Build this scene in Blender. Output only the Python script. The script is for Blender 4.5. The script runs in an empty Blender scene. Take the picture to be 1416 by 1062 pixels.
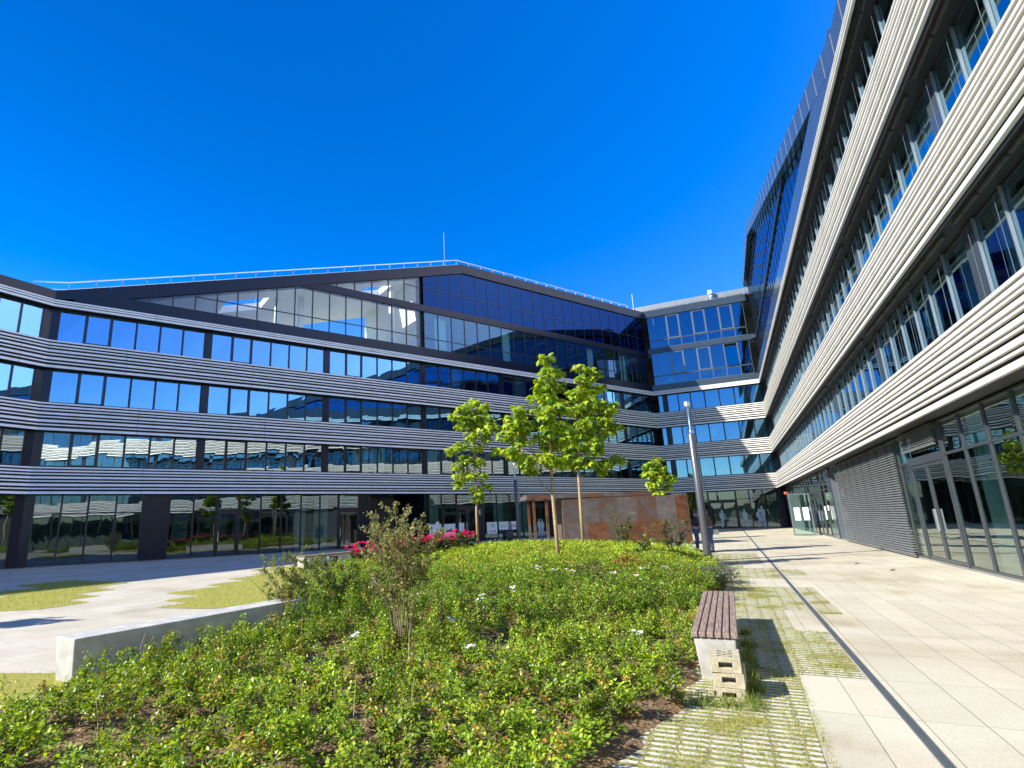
import bpy, math, random
import numpy as np
from mathutils import Vector
random.seed(7); RNG = np.random.default_rng(7)
R = math.radians
scene = bpy.context.scene
COL = scene.collection

# ------------------------------------------------------------------ materials
def new_mat(name):
    m = bpy.data.materials.new(name); m.use_nodes = True
    nt = m.node_tree; nt.nodes.clear()
    out = nt.nodes.new('ShaderNodeOutputMaterial')
    return m, nt, out
def N(nt, t, **kw):
    n = nt.nodes.new(t)
    for k, v in kw.items():
        if k in n.inputs.keys(): n.inputs[k].default_value = v
        else: setattr(n, k, v)
    return n
def L(nt, a, b): nt.links.new(a, b)
def ramp(nt, stops, interp='LINEAR'):
    r = nt.nodes.new('ShaderNodeValToRGB'); e = r.color_ramp.elements; r.color_ramp.interpolation = interp
    while len(e) < len(stops): e.new(0.5)
    for i, (p, c) in enumerate(stops):
        e[i].position = p; e[i].color = (c[0], c[1], c[2], 1)
    return r
def coords(nt, rot=0.0, scale=(1, 1, 1), loc=(0, 0, 0)):
    t = nt.nodes.new('ShaderNodeTexCoord'); mp = nt.nodes.new('ShaderNodeMapping')
    mp.inputs['Rotation'].default_value = (0, 0, rot); mp.inputs['Scale'].default_value = scale
    mp.inputs['Location'].default_value = loc
    L(nt, t.outputs['Object'], mp.inputs['Vector']); return mp.outputs['Vector']
def simple(name, col, rough=0.6, metal=0.0, var=0.15, scale=3.0, bump=0.0, bscale=60.0, spec=0.5):
    """plain surface with slight uneven tone and optional fine relief"""
    m, nt, out = new_mat(name)
    b = N(nt, 'ShaderNodeBsdfPrincipled', Roughness=rough, Metallic=metal)
    b.inputs['Specular IOR Level'].default_value = spec
    v = coords(nt)
    n = N(nt, 'ShaderNodeTexNoise', Scale=scale, Detail=6.0, Roughness=0.6); L(nt, v, n.inputs['Vector'])
    lo = [max(0, c * (1 - var)) for c in col]; hi = [min(1, c * (1 + var)) for c in col]
    r = ramp(nt, [(0.3, lo), (0.7, hi)]); L(nt, n.outputs['Fac'], r.inputs['Fac'])
    L(nt, r.outputs['Color'], b.inputs['Base Color'])
    if bump:
        n2 = N(nt, 'ShaderNodeTexNoise', Scale=bscale, Detail=4.0); L(nt, v, n2.inputs['Vector'])
        bp = N(nt, 'ShaderNodeBump', Strength=bump, Distance=0.01); L(nt, n2.outputs['Fac'], bp.inputs['Height'])
        L(nt, bp.outputs['Normal'], b.inputs['Normal'])
    L(nt, b.outputs['BSDF'], out.inputs['Surface']); return m
def glass(name, base, tint, gain=0.9, wav=0.12, coat=(0.7, 0.86, 0.98)):
    """solar control glazing: partly mirror, partly clear, slightly wavy"""
    m, nt, out = new_mat(name)
    v = coords(nt)
    n = N(nt, 'ShaderNodeTexNoise', Scale=0.55, Detail=1.0); L(nt, v, n.inputs['Vector'])
    bp = N(nt, 'ShaderNodeBump', Strength=wav, Distance=0.05); L(nt, n.outputs['Fac'], bp.inputs['Height'])
    fr = N(nt, 'ShaderNodeFresnel', IOR=1.5)
    ma = N(nt, 'ShaderNodeMath', operation='MULTIPLY_ADD'); ma.use_clamp = True
    L(nt, fr.outputs['Fac'], ma.inputs[0]); ma.inputs[1].default_value = gain; ma.inputs[2].default_value = base
    g = N(nt, 'ShaderNodeBsdfGlossy', Roughness=0.0); g.inputs['Color'].default_value = (*coat, 1)
    L(nt, bp.outputs['Normal'], g.inputs['Normal'])
    t = N(nt, 'ShaderNodeBsdfTransparent'); t.inputs['Color'].default_value = (*tint, 1)
    mx = N(nt, 'ShaderNodeMixShader'); L(nt, ma.outputs[0], mx.inputs['Fac'])
    L(nt, t.outputs[0], mx.inputs[1]); L(nt, g.outputs[0], mx.inputs[2]); L(nt, mx.outputs[0], out.inputs['Surface'])
    return m
def leafmat(name, trans=0.35, rough=0.45):
    """leaf colour comes from the per-leaf colour attribute"""
    m, nt, out = new_mat(name)
    a = N(nt, 'ShaderNodeVertexColor', layer_name='leaf')
    b = N(nt, 'ShaderNodeBsdfPrincipled', Roughness=rough); b.inputs['Specular IOR Level'].default_value = 0.3
    L(nt, a.outputs['Color'], b.inputs['Base Color'])
    hs = N(nt, 'ShaderNodeHueSaturation', Hue=0.482, Saturation=1.1, Value=1.6); L(nt, a.outputs['Color'], hs.inputs['Color'])
    tr = N(nt, 'ShaderNodeBsdfTranslucent'); L(nt, hs.outputs['Color'], tr.inputs['Color'])
    mx = N(nt, 'ShaderNodeMixShader', Fac=trans); L(nt, b.outputs[0], mx.inputs[1]); L(nt, tr.outputs[0], mx.inputs[2])
    L(nt, mx.outputs[0], out.inputs['Surface']); return m
M = {}
M['louvre'] = simple('louvre_aluminium', (0.65, 0.635, 0.58), 0.42, 0.1, 0.09, 1.6)
M['louvre_backing'] = simple('louvre_back', (0.018, 0.02, 0.027), 0.6, 0, 0.1)  # dark backing panel behind the louvre bars
M['panel'] = simple('panel_shade_tone', (0.007, 0.009, 0.02), 0.25, 0, 0.08, 0.8, spec=0.3)  # facade cladding, dark copy with the shade put into its colour
M['panel_sun'] = simple('panel_sun_tone', (0.045, 0.06, 0.078), 0.16, 0, 0.08, 0.8)  # same cladding, lighter copy with sun and sky sheen put into its colour
M['frame'] = simple('dark_frame', (0.012, 0.014, 0.02), 0.35, 0.2, 0.1)
M['frame_grey'] = simple('grey_frame', (0.16, 0.19, 0.21), 0.35, 0.4, 0.08)
M['frame_dgrey'] = simple('anthracite_frame', (0.055, 0.065, 0.075), 0.35, 0.3, 0.08)
M['soffit'] = simple('soffit', (0.03, 0.03, 0.03), 0.5, 0, 0.2)
M['slatpack'] = simple('blind_pack', (0.075, 0.07, 0.055), 0.45, 0.3, 0.2)
M['fin'] = simple('pale_fin', (0.19, 0.225, 0.26), 0.35, 0.2, 0.06)
M['glass'] = glass('facade_glass', 0.46, (0.45, 0.6, 0.58), 0.9, 0.1, (0.3, 0.64, 0.95))
M['glass_deep'] = glass('deep_blue_glass', 0.42, (0.26, 0.36, 0.4), 0.7, 0.08, (0.24, 0.5, 0.74))
M['glass_gable'] = glass('gable_glass', 0.05, (0.85, 0.92, 0.92), 0.5)
M['glass_blue'] = glass('blue_gable_glass', 0.1, (0.004, 0.01, 0.03), 0.4, 0.08, (0.07, 0.22, 0.7))
M['glass_ground'] = glass('ground_glass', 0.3, (0.7, 0.92, 0.86), 0.8, 0.14, (0.88, 0.98, 0.93))
M['glass_low'] = glass('low_facade_glass', 0.36, (0.5, 0.68, 0.64), 0.9, 0.1, (0.72, 0.86, 0.92))
M['glass_lobby'] = glass('lobby_glass', 0.13, (0.36, 0.52, 0.49), 0.8, 0.14)
M['glass_loft'] = glass('loft_glass', 0.12, (0.45, 0.64, 0.63), 0.45, 0.1, (0.35, 0.65, 0.95))
M['glass_east'] = glass('east_glass', 0.45, (0.66, 0.86, 0.86), 0.9, 0.12, (0.55, 0.84, 0.95))
M['curtain'] = simple('curtain', (0.74, 0.9, 0.85), 0.8, 0, 0.1)
M['interior'] = simple('interior_wall', (0.16, 0.17, 0.17), 0.8, 0, 0.3, 0.35)
M['slab'] = simple('interior_slab', (0.2, 0.2, 0.19), 0.8, 0, 0.2, 0.5)
M['ceiling'] = simple('gable_ceiling', (0.8, 0.78, 0.73), 0.7, 0, 0.06, 0.6)
M['white'] = simple('white_paint', (0.8, 0.8, 0.78), 0.5, 0, 0.03)
M['steel'] = simple('galvanised_steel', (0.5, 0.51, 0.52), 0.35, 0.8, 0.1)
M['screen'] = simple('roof_screen', (0.26, 0.28, 0.29), 0.5, 0.4, 0.1)
M['lamp'] = simple('lamp_post_grey', (0.105, 0.11, 0.125), 0.38, 0.5, 0.08)
M['blind'] = simple('blind_slat', (0.2, 0.215, 0.215), 0.42, 0.35, 0.1)
M['blind_dark'] = simple('blind_slat_dark', (0.045, 0.05, 0.055), 0.4, 0.3, 0.1)
M['bin'] = simple('bin_metal', (0.035, 0.04, 0.045), 0.4, 0.3, 0.1)
M['bark'] = simple('bark', (0.36, 0.25, 0.14), 0.85, 0, 0.3, 14, 0.5, 40)
M['twig'] = simple('twig', (0.2, 0.15, 0.1), 0.85, 0, 0.3, 10)
M['leaf'] = leafmat('tree_leaf', 0.38, 0.4)
M['leaf_ground'] = leafmat('ground_leaf', 0.3, 0.35)
M['petal'] = leafmat('petal', 0.3, 0.6)
M['skin'] = simple('skin', (0.55, 0.33, 0.24), 0.55, 0, 0.05)
M['hair'] = simple('hair', (0.07, 0.045, 0.03), 0.6, 0, 0.2)
M['jeans'] = simple('jeans', (0.03, 0.07, 0.16), 0.8, 0, 0.25, 12)
M['jacket'] = simple('jacket', (0.035, 0.028, 0.035), 0.75, 0, 0.2, 10)
M['jacket_plum'] = simple('jacket_plum', (0.09, 0.055, 0.06), 0.75, 0, 0.2, 10)
M['bag'] = simple('bag', (0.55, 0.5, 0.45), 0.6, 0, 0.1)
M['frost'] = simple('frosted_film', (0.42, 0.5, 0.54), 0.6, 0, 0.05)
M['red'] = simple('red_print', (0.6, 0.05, 0.05), 0.5, 0, 0.05)
M['orange'] = simple('orange_sign', (0.75, 0.16, 0.03), 0.5, 0, 0.05)
M['ink'] = simple('ink', (0.03, 0.03, 0.05), 0.5, 0, 0.05)
M['field'] = simple('field_grass', (0.12, 0.15, 0.04), 0.9, 0, 0.35, 0.05)
M['hill'] = simple('far_trees', (0.035, 0.06, 0.02), 0.95, 0, 0.6, 0.12)
M['benchstone'] = simple('bench_concrete', (0.43, 0.42, 0.38), 0.8, 0, 0.24, 5, 0.35, 220)
M['block'] = simple('hollow_block', (0.44, 0.385, 0.26), 0.92, 0, 0.28, 16, 0.9, 110)
M['deadleaf'] = simple('dead_leaf', (0.12, 0.08, 0.03), 0.8)
def wood():
    m, nt, out = new_mat('weathered_wood')
    b = N(nt, 'ShaderNodeBsdfPrincipled', Roughness=0.65)
    v = coords(nt, 0, (40, 2.2, 10))
    n = N(nt, 'ShaderNodeTexNoise', Scale=1.6, Detail=7.0, Roughness=0.65); L(nt, v, n.inputs['Vector'])
    r = ramp(nt, [(0.25, (0.1, 0.062, 0.046)), (0.5, (0.25, 0.175, 0.135)), (0.75, (0.42, 0.34, 0.28))])
    L(nt, n.outputs['Fac'], r.inputs['Fac']); L(nt, r.outputs['Color'], b.inputs['Base Color'])
    bp = N(nt, 'ShaderNodeBump', Strength=0.4, Distance=0.004); L(nt, n.outputs['Fac'], bp.inputs['Height']); L(nt, bp.outputs['Normal'], b.inputs['Normal'])
    L(nt, b.outputs[0], out.inputs['Surface']); return m
M['wood'] = wood(); M['drystalk'] = simple('dry_stalk', (0.36, 0.27, 0.15), 0.9, 0, 0.3, 10)
def paving(name, rot, w, h, base=(0.51, 0.475, 0.375), offx=0.0, offy=0.0, off=0.0):
    """pale concrete slabs with thin dark joints; slab length runs along local x after the turn"""
    m, nt, out = new_mat(name)
    b = N(nt, 'ShaderNodeBsdfPrincipled', Roughness=0.75)
    v = coords(nt, rot, (1, 1, 1), (offx, offy, 0))
    br = N(nt, 'ShaderNodeTexBrick', Scale=1.0); br.offset = off; br.squash = 1.0
    br.inputs['Brick Width'].default_value = w; br.inputs['Row Height'].default_value = h
    br.inputs['Mortar Size'].default_value = 0.004; br.inputs['Mortar Smooth'].default_value = 0.1
    hi = [c * 1.04 for c in base]; lo = [c * 0.93 for c in base]
    br.inputs['Color1'].default_value = (*hi, 1); br.inputs['Color2'].default_value = (*lo, 1); br.inputs['Mortar'].default_value = (0.2, 0.185, 0.15, 1)
    L(nt, v, br.inputs['Vector'])
    n = N(nt, 'ShaderNodeTexNoise', Scale=0.45, Detail=8.0, Roughness=0.65, Distortion=0.6); L(nt, v, n.inputs['Vector'])
    r = ramp(nt, [(0.34, (0.74, 0.7, 0.6)), (0.47, (0.93, 0.91, 0.87)), (0.62, (1.03, 1.03, 1.02))]); L(nt, n.outputs['Fac'], r.inputs['Fac'])
    n3 = N(nt, 'ShaderNodeTexNoise', Scale=55, Detail=3.0); L(nt, v, n3.inputs['Vector'])
    r3 = ramp(nt, [(0.3, (0.88, 0.87, 0.85)), (0.65, (1.03, 1.03, 1.03))]); L(nt, n3.outputs['Fac'], r3.inputs['Fac'])
    mx = N(nt, 'ShaderNodeMixRGB', blend_type='MULTIPLY', Fac=1.0); L(nt, br.outputs['Color'], mx.inputs[1]); L(nt, r.outputs['Color'], mx.inputs[2])
    mx2 = N(nt, 'ShaderNodeMixRGB', blend_type='MULTIPLY', Fac=1.0); L(nt, mx.outputs[0], mx2.inputs[1]); L(nt, r3.outputs['Color'], mx2.inputs[2])
    L(nt, mx2.outputs[0], b.inputs['Base Color'])
    L(nt, b.outputs[0], out.inputs['Surface']); return m
E1 = np.array([0.43337, 0.90121]); E2 = np.array([0.90121, -0.43337])        # along / across the paved walkway
F1 = np.array([0.52792, 0.84929]); F2 = np.array([0.84929, -0.52792])        # along / across the shaded front
AZE = math.atan2(E1[1], E1[0]); AZF = math.atan2(F1[1], F1[0])
M['pave_e'] = paving('walkway_slabs', -AZE, 1.16, 0.385, offy=-0.03)
M['pave_f'] = paving('forecourt_slabs', -AZF, 1.2, 0.6, (0.5, 0.465, 0.375), off=0.5)
def grasspaver():
    m, nt, out = new_mat('grass_paver')
    b = N(nt, 'ShaderNodeBsdfPrincipled', Roughness=0.9)
    v = coords(nt, -AZE)
    sx = N(nt, 'ShaderNodeSeparateXYZ'); L(nt, v, sx.inputs[0])
    n = N(nt, 'ShaderNodeTexNoise', Scale=26, Detail=4.0); L(nt, v, n.inputs['Vector'])
    def tri(sock, period, w0, w1, dist):
        a = N(nt, 'ShaderNodeMath', operation='MULTIPLY'); L(nt, sock, a.inputs[0]); a.inputs[1].default_value = 1 / period
        d = N(nt, 'ShaderNodeMath', operation='MULTIPLY_ADD'); L(nt, n.outputs['Fac'], d.inputs[0]); d.inputs[1].default_value = dist; L(nt, a.outputs[0], d.inputs[2])
        p = N(nt, 'ShaderNodeMath', operation='PINGPONG'); L(nt, d.outputs[0], p.inputs[0]); p.inputs[1].default_value = 0.5
        mr = N(nt, 'ShaderNodeMapRange', clamp=True); L(nt, p.outputs[0], mr.inputs['Value']); mr.inputs['From Min'].default_value = w0; mr.inputs['From Max'].default_value = w1
        return mr.outputs[0]
    bars = tri(sx.outputs['X'], 0.094, 0.2, 0.27, 0.28)          # concrete bars across the path
    cols = tri(sx.outputs['Y'], 0.2, 0.0, 0.1, 0.7)
    mu = N(nt, 'ShaderNodeMath', operation='MINIMUM'); L(nt, bars, mu.inputs[0]); L(nt, cols, mu.inputs[1])
    n2 = N(nt, 'ShaderNodeTexNoise', Scale=1.6, Detail=5.0); L(nt, v, n2.inputs['Vector'])
    cv = N(nt, 'ShaderNodeMapRange', clamp=True); L(nt, n2.outputs['Fac'], cv.inputs['Value']); cv.inputs['From Min'].default_value = 0.62; cv.inputs['From Max'].default_value = 0.5
    mu2 = N(nt, 'ShaderNodeMath', operation='MULTIPLY'); L(nt, mu.outputs[0], mu2.inputs[0]); L(nt, cv.outputs[0], mu2.inputs[1])
    n3 = N(nt, 'ShaderNodeTexNoise', Scale=40, Detail=5.0); L(nt, v, n3.inputs['Vector'])
    g = ramp(nt, [(0.3, (0.07, 0.075, 0.015)), (0.5, (0.2, 0.19, 0.035)), (0.7, (0.33, 0.29, 0.08))]); L(nt, n3.outputs['Fac'], g.inputs['Fac'])
    c = ramp(nt, [(0.3, (0.42, 0.4, 0.33)), (0.7, (0.58, 0.55, 0.46))]); L(nt, n3.outputs['Fac'], c.inputs['Fac'])
    mx = N(nt, 'ShaderNodeMixRGB'); L(nt, mu2.outputs[0], mx.inputs['Fac']); L(nt, g.outputs[0], mx.inputs[1]); L(nt, c.outputs[0], mx.inputs[2])
    L(nt, mx.outputs[0], b.inputs['Base Color'])
    bp = N(nt, 'ShaderNodeBump', Strength=0.6, Distance=0.015); L(nt, mu2.outputs[0], bp.inputs['Height']); L(nt, bp.outputs['Normal'], b.inputs['Normal'])
    L(nt, b.outputs[0], out.inputs['Surface']); return m
M['paver'] = grasspaver()
def turf():
    m, nt, out = new_mat('dry_turf')
    b = N(nt, 'ShaderNodeBsdfPrincipled', Roughness=0.95)
    v = coords(nt)
    n = N(nt, 'ShaderNodeTexNoise', Scale=30, Detail=8.0, Roughness=0.75); L(nt, v, n.inputs['Vector'])
    g = ramp(nt, [(0.25, (0.09, 0.1, 0.015)), (0.5, (0.33, 0.31, 0.05)), (0.72, (0.52, 0.46, 0.15))]); L(nt, n.outputs['Fac'], g.inputs['Fac'])
    L(nt, g.outputs[0], b.inputs['Base Color'])
    bp = N(nt, 'ShaderNodeBump', Strength=0.8, Distance=0.03); L(nt, n.outputs['Fac'], bp.inputs['Height']); L(nt, bp.outputs['Normal'], b.inputs['Normal'])
    L(nt, b.outputs[0], out.inputs['Surface']); return m
M['turf'] = turf()
def soil():
    m, nt, out = new_mat('soil')
    b = N(nt, 'ShaderNodeBsdfPrincipled', Roughness=0.95)
    v = coords(nt)
    n = N(nt, 'ShaderNodeTexNoise', Scale=9, Detail=12.0, Roughness=0.8); L(nt, v, n.inputs['Vector'])
    vo = N(nt, 'ShaderNodeTexVoronoi', Scale=26); L(nt, v, vo.inputs['Vector'])
    g = ramp(nt, [(0.3, (0.06, 0.036, 0.018)), (0.48, (0.2, 0.125, 0.06)), (0.72, (0.42, 0.29, 0.15))]); L(nt, n.outputs['Fac'], g.inputs['Fac'])
    L(nt, g.outputs[0], b.inputs['Base Color'])
    ad = N(nt, 'ShaderNodeMath', operation='ADD'); L(nt, n.outputs['Fac'], ad.inputs[0]); L(nt, vo.outputs['Distance'], ad.inputs[1])
    bp = N(nt, 'ShaderNodeBump', Strength=1.0, Distance=0.04); L(nt, ad.outputs[0], bp.inputs['Height']); L(nt, bp.outputs['Normal'], b.inputs['Normal'])
    L(nt, b.outputs[0], out.inputs['Surface']); return m
M['soil'] = soil()
def corten():
    m, nt, out = new_mat('rusted_steel')
    b = N(nt, 'ShaderNodeBsdfPrincipled', Roughness=0.7, Metallic=0.15)
    t = nt.nodes.new('ShaderNodeTexCoord'); mp = nt.nodes.new('ShaderNodeMapping'); L(nt, t.outputs['Object'], mp.inputs['Vector'])
    mp.inputs['Rotation'].default_value = (R(90), 0, 0)
    br = N(nt, 'ShaderNodeTexBrick', Scale=1.0); br.offset = 0.37
    br.inputs['Brick Width'].default_value = 1.05; br.inputs['Row Height'].default_value = 1.3; br.inputs['Mortar Size'].default_value = 0.012
    br.inputs['Color1'].default_value = (0, 0, 0, 1); br.inputs['Color2'].default_value = (1, 1, 1, 1); br.inputs['Mortar'].default_value = (0.4, 0.4, 0.4, 1); L(nt, mp.outputs[0], br.inputs['Vector'])
    n = N(nt, 'ShaderNodeTexNoise', Scale=1.9, Detail=12.0, Roughness=0.78, Distortion=0.15); L(nt, t.outputs['Object'], n.inputs['Vector'])
    ad = N(nt, 'ShaderNodeMath', operation='MULTIPLY_ADD'); L(nt, br.outputs['Color'], ad.inputs[0]); ad.inputs[1].default_value = 0.36; sc = N(nt, 'ShaderNodeMath', operation='MULTIPLY'); L(nt, n.outputs['Fac'], sc.inputs[0]); sc.inputs[1].default_value = 0.85; L(nt, sc.outputs[0], ad.inputs[2])
    r = ramp(nt, [(0.4, (0.07, 0.028, 0.014)), (0.52, (0.17, 0.062, 0.02)), (0.6, (0.1, 0.046, 0.024)), (0.68, (0.085, 0.068, 0.064)), (0.95, (0.17, 0.15, 0.145))])
    L(nt, ad.outputs[0], r.inputs['Fac'])
    mo = N(nt, 'ShaderNodeMixRGB'); L(nt, br.outputs['Fac'], mo.inputs['Fac']); L(nt, r.outputs[0], mo.inputs[1]); mo.inputs[2].default_value = (0.15, 0.055, 0.02, 1)
    L(nt, mo.outputs[0], b.inputs['Base Color']); L(nt, b.outputs[0], out.inputs['Surface']); return m
M['corten'] = corten()
def clear():
    m, nt, out = new_mat('lamp_glass')
    g = N(nt, 'ShaderNodeBsdfGlossy', Roughness=0.05); t = N(nt, 'ShaderNodeBsdfTransparent'); t.inputs['Color'].default_value = (0.8, 0.83, 0.86, 1)
    mx = N(nt, 'ShaderNodeMixShader', Fac=0.3); L(nt, t.outputs[0], mx.inputs[1]); L(nt, g.outputs[0], mx.inputs[2]); L(nt, mx.outputs[0], out.inputs['Surface']); return m
M['clear'] = clear()
def bare():
    m, nt, out = new_mat('uncoated_glass_side'); t = N(nt, 'ShaderNodeBsdfTransparent'); L(nt, t.outputs[0], out.inputs['Surface']); return m
M['bare'] = bare()                       # only the outer face of a pane carries the mirror coating

# ------------------------------------------------------------------ mesh helpers
class MB:
    def __init__(s): s.v = []; s.f = []; s.m = []
    def hexa(s, p, mi=0):
        """p: 8 points, bottom ring 0-3 then top ring 4-7"""
        b = len(s.v); s.v += [tuple(q) for q in p]
        u, v, w = (Vector(p[i]) - Vector(p[0]) for i in (1, 3, 4)); flip = u.cross(v).dot(w) < 0
        for q in ((3, 2, 1, 0), (4, 5, 6, 7), (0, 1, 5, 4), (1, 2, 6, 5), (2, 3, 7, 6), (3, 0, 4, 7)):
            s.f.append(tuple(b + i for i in (reversed(q) if flip else q))); s.m.append(mi)
    def prism(s, ringA, ringB, mi=0):
        b = len(s.v); n = len(ringA); s.v += [tuple(q) for q in ringA] + [tuple(q) for q in ringB]
        for i in range(n):
            j = (i + 1) % n; s.f.append((b + i, b + j, b + n + j, b + n + i)); s.m.append(mi)
        s.f.append(tuple(b + i for i in reversed(range(n)))); s.f.append(tuple(b + n + i for i in range(n))); s.m += [mi, mi]
    def box(s, x0, x1, y0, y1, z0, z1, mi=0):
        s.hexa([(x0, y0, z0), (x1, y0, z0), (x1, y1, z0), (x0, y1, z0), (x0, y0, z1), (x1, y0, z1), (x1, y1, z1), (x0, y1, z1)], mi)
    def tube(s, pts, rad, n=6, mi=0, cap=True):
        pts = [Vector(p) for p in pts]; rings = []; b = len(s.v)
        for i, p in enumerate(pts):
            d = (pts[min(i + 1, len(pts) - 1)] - pts[max(i - 1, 0)])
            d = d.normalized() if d.length > 1e-9 else Vector((0, 0, 1))
            a = d.cross(Vector((0, 1, 0)) if abs(d.y) < 0.9 else Vector((1, 0, 0))).normalized(); c = d.cross(a)
            r = rad[i] if hasattr(rad, '__len__') else rad
            for k in range(n):
                t = 2 * math.pi * k / n; s.v.append(tuple(p + a * (r * math.cos(t)) + c * (r * math.sin(t))))
        for i in range(len(pts) - 1):
            for k in range(n):
                k2 = (k + 1) % n; s.f.append((b + i * n + k, b + i * n + k2, b + (i + 1) * n + k2, b + (i + 1) * n + k)); s.m.append(mi)
        if cap:
            s.f.append(tuple(b + k for k in reversed(range(n)))); e = b + (len(pts) - 1) * n; s.f.append(tuple(e + k for k in range(n))); s.m += [mi, mi]
    def poly(s, pts, z0, z1, mi=0):
        s.prism([(x, y, z0) for x, y in pts], [(x, y, z1) for x, y in pts], mi)
    def build(s, name, mats, parent=None, smooth=False, origin=(0, 0, 0)):
        me = bpy.data.meshes.new(name); ox, oy, oz = origin
        me.from_pydata([(x - ox, y - oy, z - oz) for x, y, z in s.v], [], s.f)
        for m in (mats if isinstance(mats, (list, tuple)) else [mats]): me.materials.append(m)
        me.polygons.foreach_set('material_index', s.m)
        if smooth: me.polygons.foreach_set('use_smooth', [True] * len(s.f))
        me.update()
        o = bpy.data.objects.new(name, me); COL.objects.link(o)
        if parent is not None: o.parent = parent
        else: o.location = origin
        return o
def fixn(o):
    import bmesh
    b = bmesh.new(); b.from_mesh(o.data); bmesh.ops.recalc_face_normals(b, faces=b.faces); b.to_mesh(o.data); b.free(); return o
def tag(o, label=None, cat=None, group=None, kind=None):
    if label: o['label'] = label
    if cat: o['category'] = cat
    if group: o['group'] = group
    if kind: o['kind'] = kind
    return o
def thing(name, loc, label, cat, group=None):
    o = bpy.data.objects.new(name, None); COL.objects.link(o); o.location = loc; o.empty_display_size = 0.3
    return tag(o, label, cat, group)

def scatter(name, tv, tf, pos, tip, nrm, size, col, mat, parent=None, smooth=False, kind=None):
    """many small leaf faces as one mesh: template tv/tf placed at pos, tip and normal directions given"""
    tv = np.asarray(tv, float); n = len(pos); k = len(tv)
    t = tip / np.linalg.norm(tip, axis=1, keepdims=True)
    x = np.cross(t, nrm); x /= (np.linalg.norm(x, axis=1, keepdims=True) + 1e-9); z = np.cross(x, t)
    sz = np.asarray(size).reshape(n, 1, 1)
    V = (tv[None, :, 0:1] * x[:, None, :] + tv[None, :, 1:2] * t[:, None, :] + tv[None, :, 2:3] * z[:, None, :]) * sz + pos[:, None, :]
    tf = np.asarray(tf); fl = tf.shape[1]
    F = (tf[None, :, :] + (np.arange(n) * k)[:, None, None]).reshape(-1, fl)
    me = bpy.data.meshes.new(name); me.vertices.add(n * k); me.vertices.foreach_set('co', V.reshape(-1).astype(np.float32))
    me.loops.add(F.size); me.loops.foreach_set('vertex_index', F.reshape(-1).astype(np.int32))
    me.polygons.add(len(F)); me.polygons.foreach_set('loop_start', (np.arange(len(F)) * fl).astype(np.int32)); me.polygons.foreach_set('loop_total', np.full(len(F), fl, np.int32))
    me.update(calc_edges=True)
    ca = me.color_attributes.new('leaf', 'FLOAT_COLOR', 'POINT')
    c4 = np.ones((n, k, 4), np.float32); c4[:, :, :3] = np.asarray(col)[:, None, :]
    ca.data.foreach_set('color', c4.reshape(-1))
    me.materials.append(mat)
    if smooth: me.polygons.foreach_set('use_smooth', np.ones(len(F), bool))
    o = bpy.data.objects.new(name, me); COL.objects.link(o)
    if parent is not None: o.parent = parent
    if kind: o['kind'] = kind
    return o
LEAF_SIMPLE = ([(0, 0, 0), (-0.32, 0.45, 0.07), (0.32, 0.45, 0.07), (0, 1, -0.08), (0, 0.5, -0.02)], [(0, 4, 1), (0, 2, 4), (4, 3, 1), (4, 2, 3)])
LEAF_MAPLE = ([(0, 0, 0), (-0.42, -0.02, -0.06), (-0.3, 0.25, 0.02), (-0.55, 0.52, -0.1), (-0.22, 0.6, 0.02), (0, 1.0, -0.16), (0.22, 0.6, 0.02), (0.55, 0.52, -0.1), (0.3, 0.25, 0.02), (0.42, -0.02, -0.06), (0, 0.4, 0.03)],
              [(10, 0, 1), (10, 1, 2), (10, 2, 3), (10, 3, 4), (10, 4, 5), (10, 5, 6), (10, 6, 7), (10, 7, 8), (10, 8, 9), (10, 9, 0)])
def unit(v): return v / (np.linalg.norm(v, axis=1, keepdims=True) + 1e-9)
def pick(cols, n, jit=0.18, w=None):
    cols = np.asarray(cols, float); i = RNG.choice(len(cols), n, p=w)
    return np.clip(cols[i] * (1 + RNG.normal(0, jit, (n, 1))), 0.004, 1)

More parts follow.
